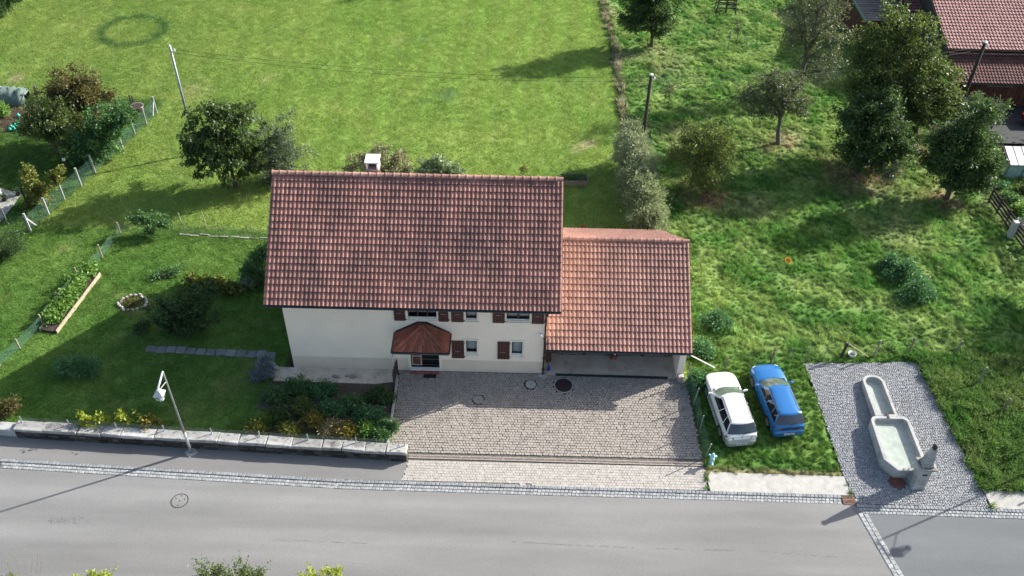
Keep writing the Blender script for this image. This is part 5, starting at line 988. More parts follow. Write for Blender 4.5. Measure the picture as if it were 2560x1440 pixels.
# ---------------------------------------------------------------- cars (local frame: +y forwards, +x right)
def text_mesh(txt, size, name):
    cu = bpy.data.curves.new(name, 'FONT'); cu.body = txt; cu.size = size; cu.align_x = 'CENTER'; cu.align_y = 'CENTER'; cu.extrude = .002
    o = bpy.data.objects.new(name, cu); COL.objects.link(o); dg = bpy.context.evaluated_depsgraph_get(); me = bpy.data.meshes.new_from_object(o.evaluated_get(dg)); bpy.data.objects.remove(o); return me
def station_car(pf, pr, label, paint, lower, zsplit, style):
    pf, pr = np.array(pf), np.array(pr); d = (pf-pr); L2 = np.linalg.norm(d[:2]); f2 = d[:2]/L2; right = np.array([f2[1], -f2[0]]); c = (pf+pr)/2; c[:2] += right*.74
    t = empty('station_wagon', c, label, 'car', 'cars parked on the grass'); yaw = math.atan2(-f2[0], f2[1]); t.rotation_euler = (math.atan2(pf[2]-pr[2], L2), 0, yaw); t.rotation_mode = 'XYZ'
    I = lambda y, tab: float(np.interp(y, [q[0] for q in tab], [q[1] for q in tab]))
    if style == 'new':
        Wt = [(-2.17, .60), (-2.12, .70), (-2.0, .78), (-1.4, .84), (0, .85), (1.3, .84), (1.8, .79), (2.05, .68), (2.17, .50)]; Tt = [(-2.17, .54), (-2.10, .62), (-2.07, .66), (-2.03, .90), (-1.93, .965), (-1.0, .965), (0, .95), (.9, .955), (1.1, .945), (1.6, .885), (1.95, .79), (2.1, .69), (2.17, .56)]
    else:
        Wt = [(-2.15, .64), (-2.11, .74), (-2.0, .79), (-1.4, .825), (0, .835), (1.3, .825), (1.8, .785), (2.05, .71), (2.15, .58)]; Tt = [(-2.15, .52), (-2.11, .60), (-2.07, .63), (-2.03, .86), (-1.93, .935), (-1.0, .935), (0, .925), (.9, .92), (1.1, .905), (1.6, .83), (1.95, .735), (2.08, .66), (2.15, .54)]
    ys = sorted(set(np.round(np.concatenate([np.linspace(-1.75, 1.75, 57), [q[0] for q in Wt], [q[0] for q in Tt], [-2.14, -1.98, 2.0, 2.13]]), 3))); rings = []; WB = 1.262; ar = .365
    for y in ys:
        w, tp = I(y, Wt), I(y, Tt); crown = .035 if y > .9 else .01; bt = .20+.05*max(0, abs(y)-1.7)/.45; za = 0
        for yc in (-WB, WB):
            if abs(y-yc) < ar: za = max(za, .29+math.sqrt(ar*ar-(y-yc)**2))
        zs_ = min(tp-.03, max(.45, min(tp-.12, .70))); half = [(0, tp+crown), (.45*w, tp+crown*.8), (.78*w, tp-.005), (.915*w, tp-.045), (1.0*w, max(zs_, min(za+.02, tp-.06))), (1.0*w, max(.47, min(za+.012, tp-.07)) if tp > .6 else .44), (.985*w, max(.33, za+.004)), (.94*w, max(bt, za)), (.70*w, max(bt, za)), (.70*w, bt), (0, bt)]
        rings.append([(x_, y, z_) for x_, z_ in half] + [(-x_, y, z_) for x_, z_ in half[::-1][1:-1]])
    b = MB(); b.loft(rings, True, True)
    V = np.array(b.v); b.mi = [1 if (V[list(f), 2].mean() < zsplit and abs(V[list(f), 0]).mean() > .1) else 0 for f in b.f]; build('body', b, [paint, lower], t, 'auto', True)
    zb = .955 if style == 'new' else .925; zt = 1.41 if style == 'new' else 1.36
    def ring(fc, fk, rc_, rk, hw, z):
        pts = [(hw*(1-2*k/8), fk+(fc-fk)*(1-(2*k/8-1)**2), z) for k in range(9)][::-1]          # front edge, left -> right
        SB = [0, .04, .09, .28, .44, .46, .59, .72, .74, .84, .95, .97, 1.]; pts = [(-p[0]*-1, p[1], p[2]) for p in pts]
        side_r = [(hw*(1+.03*math.sin(math.pi*s)), fk+(rk-fk)*s, z) for s in SB]; rear = [(hw*(1-2*k/8), rk+(rc_-rk)*(1-(2*k/8-1)**2), z) for k in range(9)]; side_l = [(-x_, y_, z_) for x_, y_, z_ in side_r][::-1]
        return pts[:-1] + side_r[:-1] + rear[:-1] + side_l[:-1]
    r0 = np.array(ring(1.02, .70, -2.0, -1.93, .755, zb-.005)); r1 = np.array(ring(.20, .06, -1.66, -1.58, .565, zt)); hs = [0, .05, .5, .94, 1.]; n = len(r0)
    rows = [r0+(r1-r0)*h + np.column_stack([np.sign(r0[:, 0])*.03*math.sin(math.pi*h), np.zeros(n), np.zeros(n)]) for h in hs]
    nf, ns, nr = 8, 12, 8
    def kind(k, j):
        if j == 0 or j == 3: return None
        if k < nf: return 'windscreen' if 0 < k < nf-1 or True else None
        k -= nf
        if k < ns: s = k; side = 1
        elif k < ns+nr: return 'rear_window'
        else: s = ns-1-(k-ns-nr); side = -1
        return {2: 'a', 3: 'a', 5: 'b', 6: 'b', 8: 'c', 9: 'c'}.get(s) and f'{ {2: "a", 3: "a", 5: "b", 6: "b", 8: "c", 9: "c"}[s] }{side}'
    cab = MB(); glassd = {}
    for j in range(4):
        for k in range(n):
            k2 = (k+1) % n; q = [rows[j][k], rows[j][k2], rows[j+1][k2], rows[j+1][k]]; kd = kind(k, j)
            (cab if kd is None else glassd.setdefault(kd, MB())).add(q, [(0, 3, 2, 1)])
    c0 = np.array([0, -.75, 0]); rr = [r1] + [np.column_stack([(r1[:, 0])*kx, (r1[:, 1]-c0[1])*ky+c0[1], np.full(n, zt+dz)]) for kx, ky, dz in ((.93, .975, .022), (.7, .9, .045), (.3, .6, .055))]
    cab.loft([[tuple(p) for p in q] for q in rr], False, True); build('cabin', cab, paint, t, 'auto', True)
    for kd, m in glassd.items(): build('windscreen' if kd == 'windscreen' else 'rear_window' if kd == 'rear_window' else 'side_window', m, 'car_glass' if kd == 'windscreen' else 'car_glass_rear' if kd == 'rear_window' else 'car_glass_dark', t, True, True)
    b = MB(); b.prism([(p[0]*.97, p[1]*.985) for p in r0][::-1], zb-.03, zb+.004); build('interior_trim', b, 'seat_cloth', t, local=True)
    for sx in (-.36, .36):
        for sy in (.0, -.85): b = MB(); b.box((sx, sy, zb+.13), (.46, .14, .34), taper=.85); b.box((sx, sy-.02, zb+.34), (.22, .09, .14)); build('seat', b, 'seat_cloth', t, local=True)
    b = MB(); b.box((0, .62, zb+.03), (1.25, .25, .06)); build('dashboard', b, 'plastic_black', t, local=True)
    for sx in (-1, 1):
        b = MB(); pts = [(sx*.535, .0, zt+.02), (sx*.535, -.05, zt+.062), (sx*.535, -1.42, zt+.058), (sx*.53, -1.5, zt+.015)]; b.tube(pts, .02, 6); build('roof_rail', b, 'plastic_black', t, True, True)
        b = MB(); b.box((sx*.93, .60, zb+.05), (.2, .1, .13), taper=.8); b.box((sx*.83, .62, zb+.02), (.08, .06, .05)); m_ = build('mirror', b, paint, t, local=True, bevel=.02); b = MB(); b.box((sx*.93, .545, zb+.05), (.16, .01, .10)); build('mirror_glass', b, 'mirror_glass', m_, local=True)
        zl = .74 if style == 'new' else .72; b = MB(); b.add([(sx*.42, -2.075, zl-.06), (sx*.74, -2.03, zl-.07), (sx*.80, -1.84, zl-.04), (sx*.79, -1.84, zl+.11), (sx*.73, -2.0, zl+.12), (sx*.45, -2.06, zl+.07), (sx*.42, -1.9, zl), (sx*.7, -1.8, zl)], [(0, 1, 4, 5), (1, 2, 3, 4), (5, 4, 3, 7, 6), (0, 6, 7, 2, 1)]); build('tail_light', b, 'tail_red', t, local=True)
        b = MB(); b.add([(sx*.50, 2.07, .60), (sx*.70, 1.95, .60), (sx*.70, 1.93, .72), (sx*.50, 2.03, .735), (sx*.6, 1.8, .7)], [(0, 1, 2, 3), (3, 2, 4), (0, 4, 1)]); build('headlight', b, 'lamp_clear', t, local=True)
        b = MB(); b.bar((sx*.868, .92, .36), (sx*.868, -.92, .36), .03, .06); build('side_skirt', b, 'lamp_clear' if style == 'new' else 'paint_navy', t, local=True)
        for y_ in (.05, -.85): b = MB(); b.box((sx*.86, y_-.12, .80), (.03, .16, .03)); build('door_handle', b, paint, t, local=True)
        for yc in (-WB, WB):
            ax = np.array([[0, 0, sx], [1, 0, 0], [0, sx, 0]], float); wc = (sx*.735, yc, .305); b = MB(); b.lathe(wc, [(.20, -.09), (.29, -.09), (.305, -.06), (.305, .06), (.29, .085), (.20, .09)], 24, ax=ax); wh = build('wheel', b, 'black_rubber', t, True, True)
            b = MB(); b.lathe(wc, [(.205, .05), (.205, .092), (.185, .092), (.175, .06)], 20, ax=ax, cap1=False)
            for k in range(6):
                a = k*math.pi/3; u1, u2 = math.cos(a), math.sin(a); b.bar((wc[0]+sx*.082, yc+u1*.03, .305+u2*.03), (wc[0]+sx*.086, yc+u1*.19, .305+u2*.19), .05, .03)
            b.lathe(wc, [(.055, .05), (.05, .098), (.02, .10)], 10, ax=ax); build('rim', b, 'wheel_alloy', wh, local=True)
    zp = .43; b = MB(); b.box((0, -2.175 if style == 'new' else -2.155, zp), (.52, .02, .115)); pl_ = build('number_plate', b, 'plate', t, local=True)
    b = MB()
    for i_ in (-.16, -.10, 0, .055, .11, .165): b.box((i_, -2.187 if style == 'new' else -2.167, zp), (.034, .004, .065))
    build('plate_characters', b, 'ink', pl_, local=True)
    b = MB(); b.tube([(-.50, 1.0, zb+.0), (.1, .98, zb+.022)], .014, 4); build('wiper', b, 'plastic_black', t, local=True); b = MB(); b.tube([(.05, 1.04, zb+.01), (.58, .84, zb+.02)], .014, 4); build('wiper', b, 'plastic_black', t, local=True)
    b = MB(); b.tube([(0, -2.0, zb+.03), (.32, -1.93, zb+.10)], .012, 4); build('rear_wiper', b, 'plastic_black', t, local=True)
    b = MB(); b.prism([(-.70, .72), (.70, .72), (.66, .92), (0, 1.03), (-.66, .92)], zb-.035, zb-.002); build('cowl', b, 'plastic_black', t, local=True)
    if style == 'new':
        b = MB(); b.lathe((0, -2.062, .80), [(.05, 0), (.045, .012)], 12, ax=np.array([[1, 0, 0], [0, 0, -1], [0, .6, 0]])); build('badge', b, 'chrome', t, local=True); b = MB(); b.lathe((.36, -2.062, .78), [(.085, 0), (.08, .008)], 16, ax=np.array([[1, 0, 0], [0, 0, -1], [0, .75, 0]])); build('country_sticker', b, 'white_plastic', t, local=True)
        b = MB(); b.add([(-.42, -2.118, .62), (.42, -2.118, .62), (.42, -2.125, .54), (-.42, -2.125, .54)], [(0, 3, 2, 1)]); build('bumper_recess', b, 'paint_silver', t, local=True)
    else:
        b = MB(); b.box((0, -2.062, .70), (.86, .02, .13)); gp_ = build('hatch_garnish', b, 'paint_navy', t, local=True); me = text_mesh('SUBARU', .075, 'hatch_lettering'); me.materials.append(MAT['chrome']); o = bpy.data.objects.new('hatch_lettering', me); COL.objects.link(o); o.parent = gp_; o.rotation_euler = (math.pi/2, 0, 0); o.location = (.02, -2.075, .70)
    return t
station_car(P(1768, 991), P(1799, 1083), 'white and silver station wagon parked on the grass beside the netting', 'paint_white', 'paint_silver', .70, 'new')
station_car(P(1882, 968), P(1917, 1061), 'bright blue station wagon parked next to the white one', 'paint_blue', 'paint_blue', 0., 'old')
# ---------------------------------------------------------------- trees and plants
def unit(a): return a/(np.linalg.norm(a, axis=-1, keepdims=True)+1e-9)
def leaf_geo(p, out, size, asp, droop, rng, upr=0.):
    n = len(p); d = unit(rng.normal(size=(n, 3)) + out*.9 + np.array([0, 0, upr-droop])); s = unit(np.cross(d, rng.normal(size=(n, 3)))); nm = np.cross(s, d)
    L = (size*rng.uniform(.6, 1.35, n))[:, None]; w = L*asp; m = p+d*L*.5+nm*L*.06
    V = np.stack([p, m+s*w*.5+nm*w*.18, p+d*L-np.array([0, 0, 1])*L*droop*.25, m-s*w*.5+nm*w*.18], 1).reshape(-1, 3); return V, np.arange(4*n).reshape(n, 4)
def plant(name, label, cat, base, lobes, nclus, nleaf, size, mat, asp=.5, droop=.2, upr=0., clr=.3, trunk=0., bark='bark', seed=1, limbs=6, fork=.45, twig=.012, group=None, fill=2.0, extra=None, stem=True, shoots=0):
    """trunk, limbs and twigs reach out to leaf clusters spread through the lobes; lobes: (centre xyz, radius xyz)"""
    rng = np.random.default_rng(seed); base = np.array(base, float); t = empty(name, base, label, cat, group); C = np.array([l[0] for l in lobes], float); Rr = np.array([np.broadcast_to(l[1], 3) for l in lobes], float)
    vol = Rr.prod(1)**.8; pk = rng.choice(len(lobes), nclus, p=vol/vol.sum()); dirs = unit(rng.normal(size=(nclus, 3))); wob = 1+.30*np.sin(dirs[:, 0]*5+seed+pk)*np.sin(dirs[:, 1]*6+2*seed)+.16*np.sin(dirs[:, 2]*9+pk*1.7); pts = C[pk] + dirs*Rr[pk]*wob[:, None]*(rng.random(nclus)[:, None]**(1/fill)); pts[:, 2] = np.maximum(pts[:, 2], base[2]+.12)
    if trunk > 0: keep = rng.random(nclus) < .54; keep[0] = True; pts, pk, nclus, nleaf, clr = pts[keep], pk[keep], int(keep.sum()), nleaf*1.5, clr*.74; shoots = max(shoots, nclus//7)
    cen = pts.mean(0); b = MB(); lb = MB()
    if trunk > 0:
        top = base + (cen-base)*np.array([.75, .75, 1.0]); fk = base + (cen-base)*fork*np.array([.6, .6, 1.]); b.tube([base-np.array([0, 0, .25]), base+np.array([0, 0, .04]), base*.5+fk*.5+rng.normal(0, .06, 3)*np.array([1, 1, 0]), fk, (fk+top)/2+rng.normal(0, .12, 3), top], [trunk*1.5, trunk*1.2, trunk*.9, trunk*.8, trunk*.5, trunk*.2], 8)
        nodes = [fk, (fk+top)/2]; sel = [int(rng.integers(nclus))]
        for _ in range(limbs-1): dd = np.min(np.linalg.norm(pts[:, None]-pts[sel][None], axis=2), 1); sel.append(int(np.argmax(dd)))
        for k in sel:
            s0 = fk + (top-fk)*rng.uniform(0, .6); e = pts[k]; m1 = s0*.65+e*.35+np.array([0, 0, .12*np.linalg.norm(e-s0)])+rng.normal(0, .1, 3); m2 = s0*.3+e*.7+rng.normal(0, .12, 3); lb.tube([s0, m1, m2, e], [trunk*.5, trunk*.34, trunk*.2, trunk*.07], 6); nodes += [m1, m2, e, (m1+m2)/2, (m2+e)/2]
        nodes = np.array(nodes)
        for p in pts:
            q = nodes[np.argmin(np.linalg.norm(nodes-p, axis=1))]; lb.tube([q, (q+p)/2+rng.normal(0, .06, 3), p], [twig*1.6, twig*1.2, twig*.5], 3, False)
        b.add(lb.v, lb.f); build('trunk', b, bark, t, True)
    elif stem:
        for p in pts[:min(nclus, 40)]: lb.tube([base+rng.normal(0, .08, 3)*np.array([1, 1, 0])+np.array([0, 0, -.05]), (base+p)/2+rng.normal(0, .06, 3), p], [twig*1.5, twig, twig*.5], 3, False)
        build('stems', lb, bark, t)
    per = rng.poisson(nleaf, nclus); idx = np.repeat(np.arange(nclus), per); off = rng.normal(size=(len(idx), 3))*clr*np.array([1, 1, .8]); lp = pts[idx]+off; lp[:, 2] = np.maximum(lp[:, 2], base[2]+.03); out = unit(lp-(cen*.6+C[pk][idx]*.4))
    V, Fq = leaf_geo(lp, out, size, asp, droop, rng, upr)
    if shoots:
        sv = []
        for _ in range(shoots):
            p = pts[rng.integers(nclus)]; o_ = unit(p-cen+np.array([0, 0, .6])); Ls = rng.uniform(.4, .9); q = p+o_*np.linspace(.1, Ls, 14)[:, None]+rng.normal(0, .02, (14, 3)); sv.append(q)
        q = np.concatenate(sv); V2, F2 = leaf_geo(q, unit(rng.normal(size=q.shape)), size, asp, droop, rng, upr); Fq = np.concatenate([Fq, F2+len(V)]); V = np.concatenate([V, V2])
    me = np_mesh('crown', V-base, Fq, mat); put('crown' if trunk > 0 else 'foliage', me, t, base); return t
def pxlobes(base, lst, flat=.85):
    """lobes seen in the picture at the plant's own distance: (u, v, radius in px, metres further away)"""
    out = []
    for q in lst:
        u, v, r = q[:3]; dy = q[3] if len(q) > 3 else 0.; c = atY(u, v, base[1]+dy); k = scale_at(c); c[2] = max(c[2], r/k*.6*min(1, flat*1.2)); out.append((c, (r/k, r/k, r/k*flat)))
    return out
def tree(name, label, bp, lst, *a, cat='tree', flat=.9, **k):
    if k.get('trunk', 0) > .06: lst = [(q[0], q[1], q[2]*1.13, *q[3:]) for q in lst]
    base = P(*bp) if len(bp) == 2 else np.array(bp, float); return plant(name, label, cat, base, pxlobes(base, lst, flat), *a, **k)
tree('cherry_tree', 'dark leafy cherry tree with low branches left behind the house', (590, 466), [(520, 330, 62), (590, 305, 55, .6), (555, 385, 70, -.4), (480, 375, 42), (612, 395, 42, .5), (632, 345, 36, .5), (545, 282, 40), (500, 415, 30, -.5), (570, 430, 25)], 300, 46, .25, 'leaf_cherry', asp=.42, droop=.9, clr=.24, trunk=.13, seed=3, limbs=11, fork=.34)
tree('willow_shrub', 'rounded grey green shrub beside the dark cherry tree', (690, 452), [(697, 352, 54), (690, 400, 55), (722, 385, 42), (664, 395, 42), (700, 325, 36), (690, 430, 40)], 330, 42, .17, 'leaf_olive', asp=.28, droop=-.1, upr=.5, clr=.22, trunk=.10, seed=4, limbs=9, shoots=40, cat='shrub')
tree('plum_tree', 'brownish round tree in the left neighbouring garden', (192, 348), [(150, 235, 45), (200, 212, 46), (235, 262, 42), (180, 275, 56), (130, 260, 30), (190, 190, 30)], 330, 44, .17, 'leaf_brown', clr=.26, trunk=.13, seed=5, limbs=9, bark='bark')
tree('apple_tree', 'olive green apple tree leaning over the vegetable plot at left', (148, 390), [(110, 300, 45), (140, 335, 48), (85, 320, 36), (170, 310, 40), (75, 300, 26), (130, 285, 36)], 280, 42, .17, 'leaf_apple', clr=.25, trunk=.10, seed=6, limbs=9)
tree('hazel_bush', 'deep green bush leaning over the concrete post fence', (232, 402), [(230, 340, 42), (270, 305, 42), (303, 295, 32), (210, 378, 36), (250, 360, 38), (320, 280, 18)], 300, 42, .19, 'leaf_green', asp=.6, clr=.22, trunk=.07, seed=7, limbs=9, cat='bush')
tree('vine_bush', 'yellowish bush climbing beside the concrete post fence', (90, 512), [(75, 445, 22), (98, 480, 28), (132, 448, 20), (147, 430, 13), (66, 420, 12), (80, 500, 18)], 150, 34, .15, 'leaf_yellow', asp=.7, clr=.16, trunk=.035, seed=8, cat='bush')
tree('corner_tree', 'dark tree cut by the top left corner', (8, 42), [(10, 0, 30), (30, -15, 22), (-20, 0, 30)], 130, 36, .2, 'leaf_deep', clr=.28, trunk=.1, seed=9)
tree('conifer_shrub', 'dark low conifer at the left edge below the terrace', (20, 640), [(15, 600, 32), (40, 615, 25), (0, 630, 30), (45, 595, 18), (-30, 610, 35)], 150, 40, .12, 'leaf_deep', asp=.3, clr=.2, seed=10, cat='shrub')
tree('pear_tree', 'tall dark pear tree in the upper orchard beside the meadow fence', (1628, 117), [(1642, 20, 42), (1652, -35, 44), (1595, 40, 36), (1575, 55, 24), (1657, 55, 30), (1622, -15, 40), (1652, 75, 22), (1640, -75, 30), (1605, 0, 34)], 520, 42, .2, 'leaf_deep', clr=.26, upr=.3, trunk=.16, seed=11, limbs=10, fork=.25)
hx = []
for k in range(12):
    t_ = k/11; y_ = 52.0+(42.9-52.0)*t_; x_ = 7.75+(8.25-7.75)*t_+.1*math.sin(k*2); hx.append(((x_, y_, 1.4), (1.12, .8, 1.35+.1*math.sin(k*1.7)))); hx.append(((x_+.15*math.sin(k*5), y_+.3, 2.45), (.85, .65, .8+.12*math.cos(k*2.9))))
plant('hedge', 'long silvery green hedge between the lawn and the orchard', 'hedge', (8.9, 48.5, 0), hx, 1500, 44, .15, 'leaf_silver', asp=.36, droop=-.2, upr=1.1, clr=.16, seed=12, stem=False, shoots=420, fill=3.2)
tree('young_apple_tree', 'yellow green apple tree with thin branches right of the hedge', (1768, 487), [(1760, 360, 50), (1712, 390, 40), (1806, 345, 44), (1798, 400, 46), (1740, 425, 38), (1772, 455, 26), (1735, 340, 34)], 420, 32, .16, 'leaf_fresh', clr=.24, trunk=.09, seed=13, limbs=11)
tree('old_apple_tree', 'old sparse apple tree with bare grey branches in the orchard', (1945, 360), [(1935, 235, 48), (1970, 215, 46), (1892, 252, 40), (1992, 255, 36), (1930, 200, 32), (1875, 225, 26), (1910, 280, 28), (1995, 285, 20)], 520, 19, .16, 'leaf_sparse', asp=.42, clr=.22, trunk=.17, bark='bark_grey', seed=14, limbs=15, fork=.5, twig=.018)
tree('lichen_tree', 'tall half bare grey tree at the top of the orchard', (1992, 228), [(2042, 40, 58), (2005, 70, 46), (2078, 85, 44), (1995, 20, 46), (1988, 105, 30), (2068, 0, 52), (2030, -40, 50), (2050, 165, 38), (2010, 180, 30), (2085, 135, 34), (2030, 120, 36)], 640, 22, .16, 'leaf_sparse', asp=.4, clr=.26, trunk=.2, bark='bark_grey', seed=15, limbs=17, fork=.45, twig=.018)
tree('walnut_tree', 'large dark tree with low hanging crown in the orchard shade', (2142, 438), [(2150, 345, 48), (2205, 325, 58), (2172, 275, 54), (2130, 300, 32), (2235, 365, 48), (2190, 392, 40), (2145, 388, 32), (2220, 270, 40)], 560, 46, .2, 'leaf_deep', clr=.28, trunk=.2, seed=16, limbs=10, fork=.4)
tree('walnut_tree', 'tallest broad tree in front of the barn roof', (2286, 384), [(2240, 120, 60), (2302, 160, 60), (2200, 180, 60), (2342, 220, 48), (2262, 230, 66), (2190, 92, 36), (2250, 62, 32), (2345, 268, 42), (2292, 285, 48), (2322, 112, 36), (2152, 222, 36), (2225, 30, 28), (2370, 190, 30), (2160, 140, 40), (2300, 60, 34), (2365, 250, 32), (2210, 255, 50)], 820, 44, .2, 'leaf_apple', clr=.3, trunk=.24, seed=17, limbs=14, fork=.35)
tree('fruit_tree', 'dark fruit tree leaning by the slat fence at right', (2366, 497), [(2420, 322, 40), (2390, 370, 52), (2442, 360, 46), (2432, 418, 50), (2380, 428, 44), (2460, 282, 36), (2472, 400, 38), (2340, 400, 32), (2360, 350, 40), (2400, 460, 30), (2450, 450, 34)], 640, 42, .19, 'leaf_deep', clr=.27, trunk=.15, seed=18, limbs=11, fork=.4)
tree('elder_bush', 'small bush with pale leaves in front of the barn wall', (2478, 322), [(2455, 262, 30), (2490, 270, 24), (2440, 285, 24), (2470, 300, 28)], 120, 34, .17, 'leaf_olive', clr=.22, trunk=.05, seed=19, cat='bush')
tree('willow_sapling', 'small silvery shrub between the two dark orchard trees', (2226, 470), [(2228, 430, 24), (2215, 445, 18), (2242, 412, 14)], 70, 30, .16, 'leaf_silver', asp=.35, upr=.6, clr=.14, trunk=.025, seed=20, cat='shrub')
tree('lilac_bush', 'loose beige green bush behind the chimney', (945, 470), [(945, 388, 32), (905, 400, 24), (988, 405, 28), (930, 430, 34), (975, 440, 34), (882, 425, 16), (1005, 425, 20)], 230, 34, .17, 'leaf_beige', asp=.5, clr=.2, trunk=.04, seed=21, limbs=10, shoots=30, cat='bush')
tree('snowball_bush', 'pale green bush behind the roof ridge right of the chimney', (1105, 480), [(1095, 410, 26), (1068, 425, 27), (1132, 430, 26), (1105, 445, 40), (1152, 445, 18), (1055, 450, 25)], 220, 36, .21, 'leaf_pale', asp=.55, clr=.17, trunk=.04, seed=22, limbs=9, cat='bush')
tree('sapling', 'tiny yellowing sapling on the lawn behind the roof ridge', (1311, 442), [(1311, 420, 11), (1316, 412, 7)], 22, 16, .13, 'leaf_yellow', clr=.1, trunk=.016, seed=23, limbs=4)
tree('rose_bush', 'spreading rose bush at the corner of the garden net', (388, 586), [(392, 552, 22), (362, 548, 16), (412, 562, 14), (342, 550, 12), (375, 568, 18)], 110, 30, .12, 'leaf_green', asp=.6, clr=.12, trunk=.025, seed=24, limbs=8, cat='bush', shoots=14)
tree('flowering_bush', 'mixed green bush under the left roof edge', (648, 712), [(646, 650, 24), (626, 675, 24), (650, 690, 22), (610, 690, 16), (660, 630, 18)], 140, 34, .13, 'leaf_green', asp=.5, clr=.13, seed=25, cat='bush')
tree('hydrangea_bush', 'greyish flowering bush beside the left house wall', (625, 715), [(628, 700, 16), (612, 706, 12)], 40, 30, .12, 'leaf_silver', asp=.7, clr=.1, seed=26, cat='bush')
tree('rhododendron', 'large dark bush in the house shadow on the lawn', (455, 828), [(472, 748, 40), (420, 780, 38), (502, 780, 38), (440, 808, 32), (390, 800, 24), (520, 728, 26), (468, 808, 36), (360, 815, 18)], 300, 44, .15, 'leaf_deep', asp=.55, clr=.17, trunk=.05, seed=27, limbs=9, cat='bush')
tree('squash_plant', 'low yellow green squash leaves beside the dark bush', (560, 728), [(540, 712, 18, .2), (575, 722, 15), (510, 705, 15, .3), (600, 730, 11), (480, 700, 12, .4)], 80, 22, .2, 'leaf_yellow', asp=.9, clr=.12, seed=28, cat='plant', flat=.45)
tree('herb_patch', 'low bluish herbs in front of the stone ring', (410, 696), [(405, 692, 20, .3), (430, 682, 16, .5), (385, 700, 14), (450, 668, 14, .6)], 46, 18, .12, 'leaf_green', asp=.5, clr=.14, seed=29, cat='plant', flat=.3)
tree('grass_clump', 'dark arching clump of long grass in the shaded lawn', (195, 930), [(190, 915, 25), (220, 920, 22), (160, 918, 20)], 60, 40, .34, 'leaf_nettle', asp=.1, droop=.3, upr=.9, clr=.15, seed=30, cat='plant', flat=.4)
tree('lavender_bush', 'blue grey lavender bush at the corner of the house apron', (655, 948), [(660, 915, 18), (645, 935, 18), (668, 930, 12), (640, 955, 12), (662, 900, 12)], 100, 36, .12, 'leaf_lavender', asp=.3, upr=.6, clr=.10, seed=31, cat='bush', flat=.6)
ra, rb_ = P(150, 812), P(243, 690)
rl = [(ra+(rb_-ra)*t_ + np.array([-.45, .25, .35+.12*math.sin(t_*20)]), (.42, .42, .33)) for t_ in np.linspace(.02, .98, 8)]
plant('bean_plants', 'bright green leafy vegetables filling the raised bed', 'plants', (ra+rb_)/2+np.array([-.4, .3, .1]), rl, 150, 34, .17, 'leaf_bright', asp=.6, droop=.3, clr=.13, seed=32, stem=False)
plant('planter_greens', 'low greens growing in the wooden planter', 'plants', P(1435, 455)+np.array([0, 0, .3]), [(P(1435, 455)+np.array([dx, 0, .38]), (.35, .3, .1)) for dx in (-.5, 0, .5)], 30, 24, .12, 'leaf_green', clr=.1, seed=33, stem=False)
# vegetable garden behind the street wall
vg = [(690, 985, 'leaf_green', 26, 'dense low green strawberries left in the vegetable bed'), (745, 965, 'leaf_green', 30, 'leafy green plants at the back left of the vegetable bed'), (805, 970, 'leaf_nettle', 26, 'dark leafy plants below the middle of the house wall'), (690, 1035, 'leaf_deep', 28, 'dark green plants at the left edge of the vegetable bed'),
      (760, 1015, 'leaf_apple', 30, 'olive green plants in the middle of the vegetable bed'), (830, 1020, 'leaf_nettle', 28, 'feathery green plants right of the bed centre'), (885, 1005, 'leaf_green', 24, 'upright green plants beside the bare soil'), (925, 1035, 'leaf_nettle', 32, 'thick green plants at the right of the vegetable bed'), (950, 985, 'leaf_deep', 24, 'dark plants by the drive edging'), (965, 1065, 'leaf_green', 22, 'small leafy plants at the right end of the bed')]
for i, (u, v, m, r, lab) in enumerate(vg): tree('vegetable_plant', lab, (u, v+12), [(u, v, r), (u-r*.8, v+4, r*.7), (u+r*.8, v+6, r*.7), (u, v+r*.5, r*.7)], 90, 32, .12, m, asp=.45, upr=.3, clr=.10, seed=40+i, cat='plants', flat=.2, stem=False, group='plants in the vegetable bed')
yl = [(640, 1068, 'leaf_yellow', 18, 'pale yellow plants at the left end of the bed by the wall'), (660, 1045, 'leaf_bright', 12, 'small fresh green plant near the left end of the bed'), (725, 1072, 'leaf_yellow', 18, 'yellowing plants behind the wall netting beside the pink rose'), (790, 1050, 'leaf_gold', 24, 'arching yellow lily leaves at the middle of the wall'), (830, 1068, 'straw', 24, 'dry straw coloured stalks behind the wall netting'), (870, 1075, 'leaf_gold', 22, 'golden plants behind the wall netting'), (918, 1075, 'leaf_bright', 20, 'light green leafy plant near the end of the wall'), (950, 1085, 'leaf_green', 14, 'green plant at the right end of the wall')]
for i, (u, v, m, r, lab) in enumerate(yl): tree('border_plant', lab, (u, v+10), [(u, v, r*.8), (u-r*.7, v+5, r*.6), (u+r*.7, v+5, r*.6)], 55, 24, .15, m, asp=.3, upr=.7, droop=.2, clr=.13, seed=60+i, cat='plants', flat=.8, stem=False, group='border plants behind the street wall')
tree('rose', 'single pink rose behind the wall netting', (700, 1082), [(701, 1078, 3)], 3, 24, .06, 'rose_pink', asp=.8, clr=.04, seed=70, cat='flower', stem=True)
tree('red_flower', 'small red flower on the lawn above the garage roof', (1460, 575), [(1459, 567, 3)], 3, 20, .07, 'flower_red', asp=.8, clr=.05, seed=71, cat='flower')
